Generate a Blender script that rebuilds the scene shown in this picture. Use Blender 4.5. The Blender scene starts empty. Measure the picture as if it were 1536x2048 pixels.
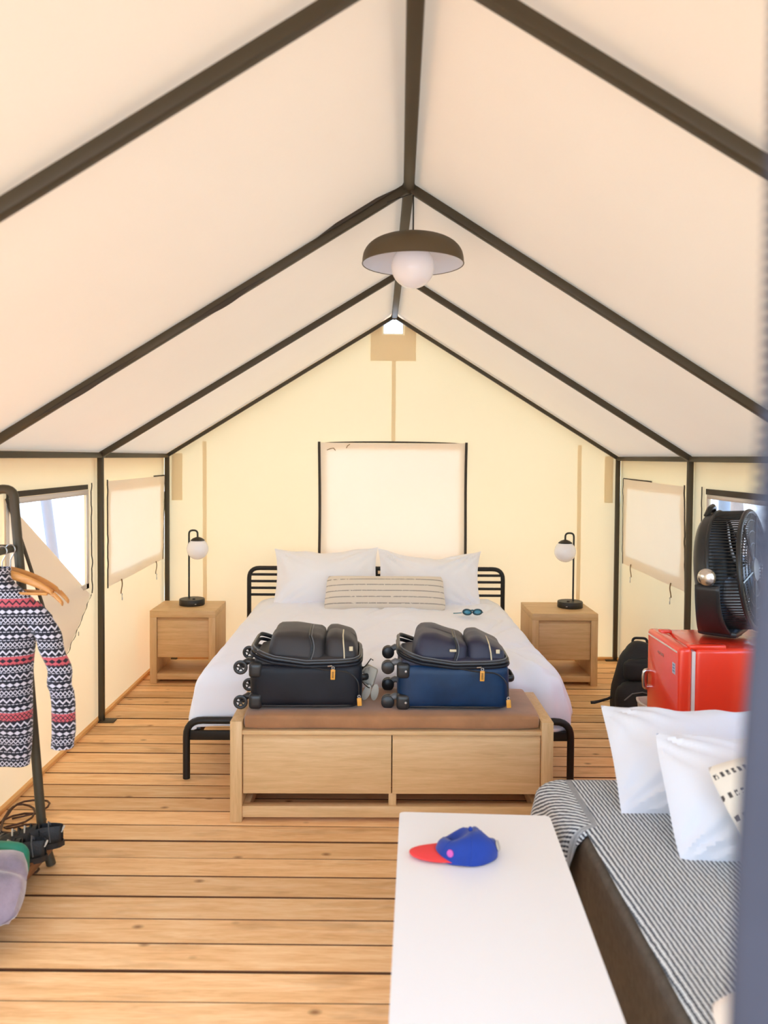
import bpy, bmesh, math, random
from math import sin, cos, pi, radians, sqrt, exp
from mathutils import Vector, Matrix, noise, Euler

random.seed(7)
scene = bpy.context.scene
C = scene.collection

# ---------------------------------------------------------------- camera
FPX, W, H = 1550.0, 1536, 2048
cd = bpy.data.cameras.new('camera')
cam = bpy.data.objects.new('camera', cd)
C.objects.link(cam)
yaw, pit, rol = radians(0.52), radians(1.8), radians(0.4)
fw = Vector((sin(yaw)*cos(pit), cos(yaw)*cos(pit), -sin(pit)))
r0 = Vector((cos(yaw), -sin(yaw), 0)); u0 = r0.cross(fw)
rt = cos(rol)*r0 + sin(rol)*u0
up = -sin(rol)*r0 + cos(rol)*u0
mw = Matrix((rt, up, -fw)).transposed().to_4x4()
mw.translation = Vector((0, 0, 1.68))
cam.matrix_world = mw
cd.sensor_fit = 'VERTICAL'; cd.sensor_height = 36.0
cd.lens = 36.0*FPX/H
cd.shift_y = -61.0/H
cd.clip_start = 0.05
cd.dof.use_dof = True
cd.dof.focus_distance = 4.6
cd.dof.aperture_fstop = cd.lens/12.0
scene.camera = cam

# ---------------------------------------------------------------- light
world = bpy.data.worlds.new('sky'); scene.world = world
world.use_nodes = True
wn = world.node_tree.nodes; wl = world.node_tree.links
sky = wn.new('ShaderNodeTexSky'); sky.sky_type = 'NISHITA'
sky.sun_disc = False; sky.sun_elevation = radians(68); sky.sun_rotation = radians(-57)
sky.dust_density = 1.0; sky.air_density = 1.0; sky.ozone_density = 1.0
wn['Background'].inputs['Strength'].default_value = 0.42
wl.new(sky.outputs[0], wn['Background'].inputs['Color'])
sd = bpy.data.lights.new('sun', 'SUN'); sd.energy = 3.4; sd.angle = radians(3); sd.color = (.76, .90, 1)
sun = bpy.data.objects.new('sun', sd); C.objects.link(sun)
sdir = Vector((-0.31, 0.20, 0.92)).normalized()      # towards the sun: high, a little left and beyond the back wall
sun.rotation_euler = sdir.to_track_quat('Z', 'Y').to_euler()
vs = scene.view_settings
scene.display_settings.display_device = 'sRGB'
vs.view_transform = 'Standard'; vs.look = 'None'; vs.gamma = 1.0; vs.use_curve_mapping = False
vs.exposure = 1.38
cy = scene.cycles
cy.use_denoising = True
cy.max_bounces = 14; cy.diffuse_bounces = 9; cy.transmission_bounces = 10; cy.transparent_max_bounces = 12
cy.glossy_bounces = 4; cy.sample_clamp_indirect = 8.0
cy.caustics_reflective = False; cy.caustics_refractive = False

# ---------------------------------------------------------------- materials
def lin(c):
    return tuple(((x/255)/12.92 if x/255 <= .04045 else ((x/255+.055)/1.055)**2.4) for x in c[:3]) + (1,)

class NT:
    def __init__(s, name):
        s.m = bpy.data.materials.new(name); s.m.use_nodes = True
        s.t = s.m.node_tree; s.n = s.t.nodes; s.l = s.t.links
        s.p = s.n['Principled BSDF']; s.out = s.n['Material Output']
    def node(s, t, **k):
        x = s.n.new(t)
        for a, b in k.items(): setattr(x, a, b)
        return x
    def lk(s, a, b): s.l.new(a, b)
    def val(s, inp, v):
        if hasattr(v, 'default_value') or isinstance(v, bpy.types.NodeSocket): s.lk(v, inp)
        else: inp.default_value = v
    def math(s, op, a, b=0.0, c=0.0, clamp=False):
        x = s.node('ShaderNodeMath', operation=op); x.use_clamp = clamp
        s.val(x.inputs[0], a); s.val(x.inputs[1], b)
        if op in ('MULTIPLY_ADD', 'SMOOTH_MIN', 'COMPARE'): s.val(x.inputs[2], c)
        return x.outputs[0]
    def mix(s, f, a, b):
        x = s.node('ShaderNodeMix', data_type='RGBA')
        s.val(x.inputs[0], f); s.val(x.inputs[6], a); s.val(x.inputs[7], b)
        return x.outputs[2]
    def coords(s, kind='Object', scale=(1, 1, 1), rnd=False):
        c = s.node('ShaderNodeTexCoord').outputs[kind]
        if rnd:
            oi = s.node('ShaderNodeObjectInfo')
            k = s.node('ShaderNodeVectorMath', operation='SCALE'); k.inputs[0].default_value = (37, 19, 53)
            s.lk(oi.outputs['Random'], k.inputs['Scale'])
            a = s.node('ShaderNodeVectorMath', operation='ADD'); s.lk(c, a.inputs[0]); s.lk(k.outputs[0], a.inputs[1]); c = a.outputs[0]
        mp = s.node('ShaderNodeMapping'); mp.inputs['Scale'].default_value = scale
        s.lk(c, mp.inputs['Vector'])
        return mp.outputs[0]
    def noise(s, vec, scale, detail=3.0, rough=.5, dist=0.0):
        x = s.node('ShaderNodeTexNoise'); x.inputs['Scale'].default_value = scale
        x.inputs['Detail'].default_value = detail; x.inputs['Roughness'].default_value = rough
        x.inputs['Distortion'].default_value = dist
        s.lk(vec, x.inputs['Vector']); return x.outputs['Fac']
    def ramp(s, f, stops, interp='LINEAR'):
        x = s.node('ShaderNodeValToRGB'); x.color_ramp.interpolation = interp
        e = x.color_ramp.elements
        while len(e) < len(stops): e.new(.5)
        for i, (p, c) in enumerate(stops): e[i].position = p; e[i].color = c
        s.lk(f, x.inputs[0]); return x.outputs[0]
    def bump(s, h, strength=.3, dist=.002):
        b = s.node('ShaderNodeBump'); b.inputs['Strength'].default_value = strength
        b.inputs['Distance'].default_value = dist; s.lk(h, b.inputs['Height']); return b.outputs[0]

def mat(name, col, rough=.6, metal=0.0, bump=0.0, bscale=120, bdist=.002, var=0.0, vscale=6.0, sheen=0.0, coat=0.0, spec=.5):
    t = NT(name); p = t.p
    base = lin(col)
    p.inputs['Roughness'].default_value = rough; p.inputs['Metallic'].default_value = metal
    p.inputs['Specular IOR Level'].default_value = spec
    p.inputs['Sheen Weight'].default_value = sheen; p.inputs['Coat Weight'].default_value = coat
    v = t.coords('Object')
    if var > 0:
        n = t.noise(v, vscale, 4, .6)
        a = tuple(x*(1-var) for x in base[:3])+(1,); b = tuple(min(1, x*(1+var)) for x in base[:3])+(1,)
        t.lk(t.ramp(n, [(.3, a), (.7, b)]), p.inputs['Base Color'])
    else:
        p.inputs['Base Color'].default_value = base
    if bump > 0:
        t.lk(t.bump(t.noise(v, bscale, 2), bump, bdist), p.inputs['Normal'])
    return t.m

def wood(name, cols, scale=(1.2, 14, 14), rough=.5, knots=0.0, bump=.12, tone=0.0, spec=.4, nscale=3.0):
    t = NT(name); p = t.p
    v = t.coords('Object', scale, rnd=True)
    n1 = t.noise(v, nscale, 5, .62, .6)
    n2 = t.noise(v, nscale*5, 3, .6)
    f = t.math('MULTIPLY_ADD', n2, .3, t.math('MULTIPLY', n1, .75))
    c = t.ramp(f, [(.32, lin(cols[0])), (.5, lin(cols[1])), (.68, lin(cols[2]))])
    if knots:
        vk = t.coords('Object', (1.9, 3.0, 3.0), rnd=True)
        vo = t.node('ShaderNodeTexVoronoi'); vo.inputs['Scale'].default_value = 2.6; t.lk(vk, vo.inputs['Vector'])
        k = t.math('LESS_THAN', vo.outputs['Distance'], .045)
        k2 = t.node('ShaderNodeMapRange'); k2.inputs['From Min'].default_value = .03; k2.inputs['From Max'].default_value = .13
        k2.inputs['To Min'].default_value = 1; k2.inputs['To Max'].default_value = 0; t.lk(vo.outputs['Distance'], k2.inputs['Value'])
        c = t.mix(t.math('MULTIPLY', k2.outputs[0], knots), c, lin((126, 78, 38)))
        # weathered blotches
        nb = t.noise(t.coords('Object', (1.5, 5, 5), rnd=True), 1.6, 4, .6)
        nb = t.math('MULTIPLY', t.math('SUBTRACT', nb, .56, clamp=True), 2.2, clamp=True)
        c = t.mix(nb, c, lin((150, 104, 62)))
    if tone:
        oi = t.node('ShaderNodeObjectInfo')
        hs = t.node('ShaderNodeHueSaturation')
        t.lk(t.math('MULTIPLY_ADD', oi.outputs['Random'], tone, 1-tone*.5), hs.inputs['Value'])
        t.lk(c, hs.inputs['Color']); c = hs.outputs[0]
    t.lk(c, p.inputs['Base Color']); p.inputs['Roughness'].default_value = rough
    p.inputs['Specular IOR Level'].default_value = spec
    t.lk(t.bump(f, bump, .003), p.inputs['Normal'])
    return t.m

def canvas(name, refl, trans, share, wscale=260):
    t = NT(name); t.n.remove(t.p)
    v = t.coords('Object')
    big = t.noise(v, 1.1, 4, .6)
    fine = t.noise(v, wscale, 2, .6)
    def shade(c, k):
        a = lin(c); return t.mix(t.math('MULTIPLY_ADD', fine, .35, t.math('MULTIPLY', big, .65)), tuple(x*(1-k) for x in a[:3])+(1,), tuple(min(1, x*(1+k*.6)) for x in a[:3])+(1,))
    d = t.node('ShaderNodeBsdfDiffuse'); tr = t.node('ShaderNodeBsdfTranslucent'); mx = t.node('ShaderNodeMixShader')
    t.lk(shade(refl, .07), d.inputs['Color']); t.lk(shade(trans, .10), tr.inputs['Color'])
    bmp = t.bump(fine, .25, .002); t.lk(bmp, d.inputs['Normal'])
    mx.inputs[0].default_value = share
    t.lk(d.outputs[0], mx.inputs[1]); t.lk(tr.outputs[0], mx.inputs[2]); t.lk(mx.outputs[0], t.out.inputs['Surface'])
    return t.m

def stripe_fabric(name, ca, cb, period, slant=0.0, rough=.9):
    # two-tone woven stripe along UV u
    t = NT(name); p = t.p
    sep = t.node('ShaderNodeSeparateXYZ'); t.lk(t.node('ShaderNodeTexCoord').outputs['UV'], sep.inputs[0])
    w = t.noise(t.coords('UV'), 45, 3)
    u = t.math('ADD', sep.outputs[0], t.math('MULTIPLY', t.math('SUBTRACT', w, .5), period*.5))
    s = t.math('SINE', t.math('MULTIPLY', u, 2*pi/period))
    f = t.math('MULTIPLY_ADD', s, 1.1, .45, clamp=True)
    tooth = t.math('MULTIPLY_ADD', t.math('SINE', t.math('MULTIPLY', sep.outputs[1], 2*pi/.011)), .16, 0.0)
    f = t.math('ADD', f, tooth, clamp=True)
    t.lk(t.mix(f, lin(cb), lin(ca)), p.inputs['Base Color'])
    p.inputs['Roughness'].default_value = rough; p.inputs['Sheen Weight'].default_value = .2
    t.lk(t.bump(f, .5, .003), p.inputs['Normal'])
    return t.m

def dash_fabric(name, base, dash, row, step, thick, offs=.5):
    # rows of short woven dashes: object x along the row, object y across
    t = NT(name); p = t.p
    sep = t.node('ShaderNodeSeparateXYZ'); t.lk(t.coords('Object'), sep.inputs[0])
    fy = t.math('FRACT', t.math('MULTIPLY_ADD', sep.outputs[1], 1/row, 20+offs))
    inrow = t.math('LESS_THAN', t.math('ABSOLUTE', t.math('SUBTRACT', fy, .5)), thick/row*.5)
    rid = t.math('FLOOR', t.math('MULTIPLY_ADD', sep.outputs[1], 1/row, 20+offs))
    fx = t.math('FRACT', t.math('ADD', t.math('MULTIPLY', sep.outputs[0], 1/step), t.math('MULTIPLY', rid, .37)))
    ind = t.math('LESS_THAN', fx, .52)
    nz = t.math('GREATER_THAN', t.noise(t.coords('Object'), 60, 2), .40)
    f = t.math('MULTIPLY', t.math('MULTIPLY', inrow, ind), nz)
    t.lk(t.mix(f, lin(base), lin(dash)), p.inputs['Base Color'])
    p.inputs['Roughness'].default_value = .95; p.inputs['Sheen Weight'].default_value = .3
    t.lk(t.bump(t.noise(t.coords('Object'), 300, 2), .3, .002), p.inputs['Normal'])
    return t.m

def knit(name):
    # fair-isle bands on object z, zigzags on object x
    t = NT(name); p = t.p
    sep = t.node('ShaderNodeSeparateXYZ'); t.lk(t.coords('Object'), sep.inputs[0])
    ang = t.math('ADD', sep.outputs[0], t.math('MULTIPLY', sep.outputs[1], .6))
    P = .031
    zz = t.math('MULTIPLY_ADD', sep.outputs[2], 1/P, 100.0)
    row = t.math('FLOOR', zz); fz = t.math('FRACT', zz)
    r3 = t.math('MODULO', row, 3.0); r5 = t.math('MODULO', row, 7.0)
    zig = t.math('MULTIPLY', t.math('PINGPONG', ang, .014), 1/.014)
    line1 = t.math('LESS_THAN', t.math('ABSOLUTE', t.math('SUBTRACT', fz, t.math('MULTIPLY_ADD', zig, .42, .32))), .125)
    zig2 = t.math('MULTIPLY', t.math('PINGPONG', ang, .009), 1/.009)
    line2 = t.math('LESS_THAN', t.math('ABSOLUTE', t.math('SUBTRACT', t.math('ABSOLUTE', t.math('SUBTRACT', fz, .5)), t.math('MULTIPLY', zig2, .3))), .075)
    tri = t.math('LESS_THAN', t.math('ABSOLUTE', t.math('SUBTRACT', fz, .50)), t.math('MULTIPLY', zig, .27))
    is0 = t.math('COMPARE', r3, 0.0, .1); is1 = t.math('COMPARE', r3, 1.0, .1); is2 = t.math('COMPARE', r3, 2.0, .1)
    pat = t.math('ADD', t.math('ADD', t.math('MULTIPLY', is0, line1), t.math('MULTIPLY', is1, line2)), t.math('MULTIPLY', is2, tri), clamp=True)
    edge = t.math('LESS_THAN', t.math('ABSOLUTE', t.math('SUBTRACT', fz, .06)), .045)
    dash = t.math('MULTIPLY', edge, t.math('LESS_THAN', t.math('FRACT', t.math('MULTIPLY', ang, 1/.016)), .7))
    pat = t.math('ADD', pat, dash, clamp=True)
    red = t.math('COMPARE', r5, 1.0, .1)
    dark = lin((22, 21, 33)); white = lin((206, 200, 210))
    bg = t.mix(red, dark, lin((196, 84, 92)))
    fg = t.mix(red, white, lin((40, 24, 34)))
    t.lk(t.mix(pat, bg, fg), p.inputs['Base Color'])
    p.inputs['Roughness'].default_value = .95; p.inputs['Sheen Weight'].default_value = .3
    t.lk(t.bump(t.noise(t.coords('Object'), 220, 2), .3, .002), p.inputs['Normal'])
    return t.m

def screen(name, tint, open_share):
    t = NT(name); t.n.remove(t.p)
    a = t.node('ShaderNodeBsdfTransparent'); d = t.node('ShaderNodeBsdfTranslucent'); d2 = t.node('ShaderNodeBsdfDiffuse')
    d.inputs['Color'].default_value = lin(tint); d2.inputs['Color'].default_value = lin(tint)
    m1 = t.node('ShaderNodeMixShader'); m1.inputs[0].default_value = .6
    m2 = t.node('ShaderNodeMixShader'); m2.inputs[0].default_value = open_share
    t.lk(d2.outputs[0], m1.inputs[1]); t.lk(d.outputs[0], m1.inputs[2])
    t.lk(m1.outputs[0], m2.inputs[1]); t.lk(a.outputs[0], m2.inputs[2]); t.lk(m2.outputs[0], t.out.inputs['Surface'])
    return t.m

MAT = dict(
    roof=canvas('roof canvas', (230, 217, 200), (255, 234, 208), .115),
    wall=canvas('wall canvas', (240, 228, 198), (255, 236, 186), .155),
    flap=canvas('flap canvas', (248, 238, 226), (255, 236, 198), .17),
    fly=canvas('fly fabric', (238, 238, 236), (246, 244, 238), .45),
    seam=canvas('seam canvas', (244, 228, 196), (255, 228, 172), .225),
    screen=screen('window screen', (235, 240, 248), .84),
    vinyl=screen('clear vinyl', (235, 240, 248), .85),
    border=mat('screen border', (222, 216, 210), .8),
    frame=mat('frame tube', (72, 64, 49), .5, .2, spec=.4),
    zipper=mat('zipper tape', (58, 50, 40), .7),
    strap=mat('strap webbing', (120, 92, 48), .8),
    steel=mat('steel', (190, 190, 190), .3, 1.0),
    black=mat('black metal', (34, 31, 29), .42, .3),
    plank=wood('deck plank', ((216, 164, 108), (236, 190, 134), (248, 212, 162)), (1.0, 11, 11), .55, knots=.8, tone=.30, bump=.15),
    plankedge=mat('dirty shaded plank edge', (112, 70, 38), .9),  # dirt tone on the side faces that also paints shade into the gaps
    gap=mat('under floor', (34, 22, 14), .95),
    curb=wood('curb wood', ((214, 160, 96), (230, 180, 116), (240, 196, 134)), (11, 1, 11), .6),
    oak=wood('light oak', ((196, 158, 108), (210, 172, 122), (220, 184, 136)), (1.4, 9, 22), .45, bump=.05, nscale=2.5),
    oak_v=wood('light oak upright', ((196, 158, 108), (210, 172, 122), (220, 184, 136)), (16, 9, 1.2), .45, bump=.05, nscale=2.5),
    rackwood=wood('dark wood', ((96, 58, 32), (120, 76, 44), (140, 92, 56)), (12, 1.2, 12), .5),
    hanger=wood('hanger wood', ((186, 122, 60), (204, 140, 74), (216, 156, 88)), (2, 12, 12), .4),
    leather=mat('brown suede', (160, 112, 72), .75, 0, .25, 60, .002, .14, 9, sheen=.3),
    linen=mat('white linen', (240, 244, 254), .85, 0, .12, 350, .001, 0, 6, sheen=.15),
    linen2=mat('white cotton', (240, 239, 242), .85, 0, .15, 300, .001, sheen=.15),
    linen3=mat('white pillow cotton', (222, 224, 231), .85, 0, .15, 300, .001, sheen=.15),
    cream=mat('cream fleece', (222, 210, 196), .95, 0, .4, 90, .004, sheen=.4),
    lumbar=dash_fabric('lumbar weave', (226, 214, 196), (58, 50, 48), .046, .0085, .008, .5),
    lumbar2=dash_fabric('lumbar weave large', (222, 212, 196), (70, 64, 60), .062, .017, .016, .3),
    globe=mat('opal glass', (244, 242, 246), .18, 0, spec=.5),
    shade=mat('bronze shade', (92, 78, 56), .5, .35),
    shadein=mat('white enamel', (226, 230, 238), .5),
    lampblack=mat('lamp black', (46, 42, 36), .45, .2),
    white=mat('white laminate', (238, 238, 238), .35, 0, coat=.1),
    stripe=stripe_fabric('striped weave', (222, 228, 230), (50, 58, 70), .0135),
    sofabody=mat('dark tweed', (94, 84, 72), .95, 0, .5, 260, .003, .2, 40),
    navytape=mat('navy webbing', (54, 56, 68), .75, 0, .3, 400, .002, .08, 14),
    suit_black=mat('black ballistic nylon', (17, 19, 28), .5, 0, .3, 500, .001, .2, 10, sheen=.02, spec=.3),
    suit_brown=mat('brownish black nylon', (44, 39, 40), .55, 0, .3, 500, .001, .15, 8, sheen=.08),  # lid and pockets, browner and lighter than the case body
    suit_navy=mat('navy nylon', (9, 44, 78), .42, 0, .3, 500, .001, .25, 9, sheen=.03, spec=.35),
    suit_navy2=mat('dark navy nylon', (36, 37, 60), .5, 0, .3, 500, .001, .12, 9, sheen=.08),
    plastic=mat('dark plastic', (34, 34, 36), .35),
    greyplastic=mat('grey plastic', (96, 98, 102), .4),
    tag=mat('orange rubber', (226, 160, 62), .5),
    ink=mat('dark print', (60, 40, 20), .6),
    goldline=mat('pale reflective trim', (214, 200, 168), .4),
    greytag=mat('grey beige tag', (186, 180, 168), .6),
    red=mat('red enamel', (246, 64, 40), .22, 0, coat=.5),
    gasket=mat('white gasket', (226, 214, 208), .5),
    chrome=mat('chrome', (200, 196, 192), .18, 1.0),
    sticker=mat('sticker', (196, 200, 222), .5),
    bag=mat('black backpack nylon', (22, 22, 23), .7, 0, .5, 130, .003, .2, 12),
    bagblue=mat('blue nylon', (20, 84, 196), .45, 0, .2, 200, .001, .15, 12),
    bagpurple=mat('purple piping', (74, 58, 118), .6),
    baggrey=mat('grey mesh', (128, 140, 164), .7),
    bin=mat('white wicker', (206, 198, 186), .8, 0, .6, 160, .004),
    capblue=mat('royal blue cotton', (8, 54, 148), .8, 0, .2, 300, .001, .1, 12, sheen=.2),
    capred=mat('coral red cotton', (236, 66, 66), .75, 0, .2, 300, .001),
    cappink=mat('pink patch', (206, 88, 170), .7),
    teal=mat('teal rubber', (30, 118, 140), .35),
    tealdark=mat('dark teal rubber', (36, 74, 84), .4),
    lens=mat('blue lens', (70, 150, 178), .12, 0, coat=.5),
    plush=mat('grey purple plush', (138, 124, 136), .95, 0, .35, 140, .004, .40, 9, sheen=.7),
    green=mat('green nylon', (24, 128, 104), .5),
    shoeblack=mat('black shoe', (30, 30, 31), .6, 0, .6, 90, .004, .3, 25),
    shoegrey=mat('grey shoe mesh', (108, 106, 100), .8, 0, .4, 150, .003, .2, 30),
    lace=mat('pale lace', (196, 190, 176), .8),
    cable=mat('brown cable', (74, 42, 22), .5),
    knit=knit('fair isle knit'),
    ground=mat('sandy ground', (192, 190, 186), .95, 0, .4, 30, .02, .15, 2),
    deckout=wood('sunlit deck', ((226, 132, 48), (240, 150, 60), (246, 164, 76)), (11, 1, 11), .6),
    bark=mat('bark', (128, 104, 84), .95, 0, .6, 20, .02, .2, 6),
    leaf=mat('leaf', (92, 128, 62), .6, 0, 0, 10, .002, .25, 3),
    galv=mat('galvanised pole', (96, 112, 130), .5, .2),
)

# ---------------------------------------------------------------- mesh helpers
def new(): return bmesh.new()

def obj(name, bm, m, parent=None, smooth=True, label=None, angle=40):
    me = bpy.data.meshes.new(name)
    bmesh.ops.recalc_face_normals(bm, faces=bm.faces) if not getattr(bm, 'keep', False) else None
    bm.to_mesh(me); bm.free()
    if m is not None: me.materials.append(MAT[m] if isinstance(m, str) else m)
    if smooth:
        me.polygons.foreach_set('use_smooth', [True]*len(me.polygons))
        me.set_sharp_from_angle(angle=radians(angle))
    o = bpy.data.objects.new(name, me); C.objects.link(o)
    if parent is not None: o.parent = parent
    if label: o['label'] = label
    return o

def thing(name, label, cat, loc=(0, 0, 0), rz=0.0, group=None):
    o = bpy.data.objects.new(name, None); C.objects.link(o)
    o.location = loc; o.rotation_euler = (0, 0, rz); o.empty_display_size = .1
    o['label'] = label; o['category'] = cat
    if group: o['group'] = group
    return o

def tag(o, label, cat, group=None):
    o['label'] = label; o['category'] = cat
    if group: o['group'] = group
    return o

def struct(o): o['kind'] = 'structure'; return o

def add_box(bm, x0, x1, y0, y1, z0, z1, bev=0.0, seg=2, M=None):
    b2 = bmesh.new()
    vs_ = [b2.verts.new((x, y, z)) for x in (x0, x1) for y in (y0, y1) for z in (z0, z1)]
    for f in ((0, 1, 3, 2), (4, 6, 7, 5), (0, 4, 5, 1), (2, 3, 7, 6), (0, 2, 6, 4), (1, 5, 7, 3)):
        b2.faces.new([vs_[i] for i in f])
    if bev > 0:
        bmesh.ops.bevel(b2, geom=list(b2.edges), offset=bev, segments=seg, profile=.5, affect='EDGES')
    merge(bm, b2, M)

def merge(bm, b2, M=None):
    if M is not None: bmesh.ops.transform(b2, matrix=M, verts=b2.verts)
    mp = {v: bm.verts.new(v.co) for v in b2.verts}
    for f in b2.faces:
        try: bm.faces.new([mp[v] for v in f.verts])
        except ValueError: pass
    b2.free()

def box(x0, x1, y0, y1, z0, z1, bev=.003, seg=2, M=None):
    bm = new(); add_box(bm, x0, x1, y0, y1, z0, z1, bev, seg, M); return bm

def fillet(pts, r, n=6):
    pts = [Vector(p) for p in pts]; out = [pts[0]]
    for a, b, c in zip(pts, pts[1:], pts[2:]):
        d1 = (a-b); d2 = (c-b); rr = min(r, d1.length*.49, d2.length*.49)
        p1 = b+d1.normalized()*rr; p2 = b+d2.normalized()*rr
        for i in range(n+1):
            t = i/n; out.append((1-t)**2*p1+2*t*(1-t)*b+t*t*p2)
    out.append(pts[-1]); return out

def add_tube(bm, pts, r, seg=10, closed=False, caps=True, ry=None):
    pts = [Vector(p) for p in pts]; n = len(pts)
    rs = r if isinstance(r, (list, tuple)) else [r]*n
    rings = []; prev = None
    for i, p in enumerate(pts):
        if closed: t = (pts[(i+1) % n]-pts[i-1])
        else: t = pts[min(i+1, n-1)]-pts[max(i-1, 0)]
        t.normalize()
        if prev is None:
            a = Vector((0, 0, 1)) if abs(t.z) < .9 else Vector((1, 0, 0))
            nrm = t.cross(a).normalized()
        else:
            nrm = (prev-t*prev.dot(t)).normalized()
        prev = nrm; b = t.cross(nrm)
        rings.append([bm.verts.new(p+nrm*cos(2*pi*k/seg)*rs[i]+b*sin(2*pi*k/seg)*(ry if ry else rs[i])) for k in range(seg)])
    m = n if closed else n-1
    for i in range(m):
        A = rings[i]; B = rings[(i+1) % n]
        for k in range(seg): bm.faces.new((A[k], A[(k+1) % seg], B[(k+1) % seg], B[k]))
    if caps and not closed:
        bm.faces.new(rings[0][::-1]); bm.faces.new(rings[-1])

def tube(pts, r, seg=10, closed=False, ry=None):
    bm = new(); add_tube(bm, pts, r, seg, closed, ry=ry); return bm

def add_lathe(bm, prof, seg=32, M=None, sx=1, sy=1):
    b2 = bmesh.new(); rings = []
    for (r, z) in prof:
        if r < 1e-5: rings.append([b2.verts.new((0, 0, z))])
        else: rings.append([b2.verts.new((r*cos(2*pi*k/seg)*sx, r*sin(2*pi*k/seg)*sy, z)) for k in range(seg)])
    for A, B in zip(rings, rings[1:]):
        for k in range(seg):
            k2 = (k+1) % seg
            if len(A) == 1 and len(B) > 1: b2.faces.new((A[0], B[k2], B[k]))
            elif len(B) == 1 and len(A) > 1: b2.faces.new((A[k], A[k2], B[0]))
            elif len(A) > 1: b2.faces.new((A[k], A[k2], B[k2], B[k]))
    merge(bm, b2, M)

def lathe(prof, seg=32, M=None, sx=1, sy=1):
    bm = new(); add_lathe(bm, prof, seg, M, sx, sy); return bm

def sphere(r, c=(0, 0, 0), seg=32, z0=-1.0, z1=1.0):
    n = seg//2
    a0, a1 = math.asin(z0), math.asin(z1)
    pr = [(r*cos(a0+(a1-a0)*i/n), r*sin(a0+(a1-a0)*i/n)) for i in range(n+1)]
    return lathe(pr, seg, Matrix.Translation(c))

def add_sheet(bm, fn, nu, nv, uv=None):
    g = [[bm.verts.new(fn(i/nu, j/nv)) for j in range(nv+1)] for i in range(nu+1)]
    L = bm.loops.layers.uv.verify() if uv else None
    for i in range(nu):
        for j in range(nv):
            f = bm.faces.new((g[i][j], g[i+1][j], g[i+1][j+1], g[i][j+1]))
            if uv:
                for lp, (a, b) in zip(f.loops, ((i, j), (i+1, j), (i+1, j+1), (i, j+1))): lp[L].uv = uv(a/nu, b/nv)
    return g

def sheet(fn, nu, nv, uv=None):
    bm = new(); add_sheet(bm, fn, nu, nv, uv); return bm

def solid(o, th, offset=-1):
    m = o.modifiers.new('solid', 'SOLIDIFY'); m.thickness = th; m.offset = offset; return o
def subd(o, n=1):
    m = o.modifiers.new('sub', 'SUBSURF'); m.levels = n; m.render_levels = n; return o

def prism(poly, axis, a0, a1, bev=0.0):
    # poly: list of 2-D points in the two other axes (cyclic order), extruded along axis 0/1/2
    bm = new()
    def P(p, t):
        q = list(p); q.insert(axis, t); return q
    A = [bm.verts.new(P(p, a0)) for p in poly]; B = [bm.verts.new(P(p, a1)) for p in poly]
    n = len(poly)
    for i in range(n): bm.faces.new((A[i], A[(i+1) % n], B[(i+1) % n], B[i]))
    bm.faces.new(A[::-1]); bm.faces.new(B)
    if bev: bmesh.ops.bevel(bm, geom=[e for e in bm.edges if len(e.link_faces) == 2 and e.calc_face_angle() > .6], offset=bev, segments=2, affect='EDGES')
    return bm

def nz(x, y, z, s=1.0, seed=0): return noise.noise(Vector((x*s+seed*13.7, y*s+seed*7.1, z*s+seed*3.3)))

def pillow_bm(w, h, t, seed=0, nu=40, nv=30, wr=.006, ear=.07, p=2.4, q=.55, droop=0.0, dent=0.0, rc0=.05, cr=0.0):
    # x along w, y along h, z thickness, centred
    bm = new()
    def fn(side):
        def f(a, b):
            u = a*2-1; v = b*2-1
            k = max(0, 1-abs(u)**p)**q*max(0, 1-abs(v)**p)**q
            rc = rc0*(u*v)**4
            x = u*w/2*(1-ear*(1-v*v)-rc-.02*v); y = v*h/2*(1-ear*(1-u*u)-rc)
            n = nz(x, y, side*.3, 5, seed)*.6+nz(x, y, side, 11, seed+4)*.4
            e = 1-k
            r = abs(nz(x*.5+y*.2, y*.3, side, 14, seed+9))
            z = side*max(0.0 if k < .001 else .001, t/2*k*(1-dent*exp(-((u-.25)**2+v*v)*4)) + (wr*n - wr*1.6*r*e)*min(1, k*2.5))
            # creases running in from the corners and sagging edges
            if cr: z += side*cr*min(1, k*2.5)*(abs(u*v)**.8)*sin(math.atan2(abs(v)-1.15, abs(u)-1.15)*22+seed+nz(u, v, side, 2, seed)*2)
            y -= droop*(1-u*u)*max(0, v)*(.6+.8*nz(u, 0, 0, 2.5, seed+2))
            return Vector((x, y, z))
        return f
    g1 = add_sheet(bm, fn(1), nu, nv); add_sheet(bm, fn(-1), nu, nv)
    bmesh.ops.remove_doubles(bm, verts=bm.verts, dist=.0015)
    return bm

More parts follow.
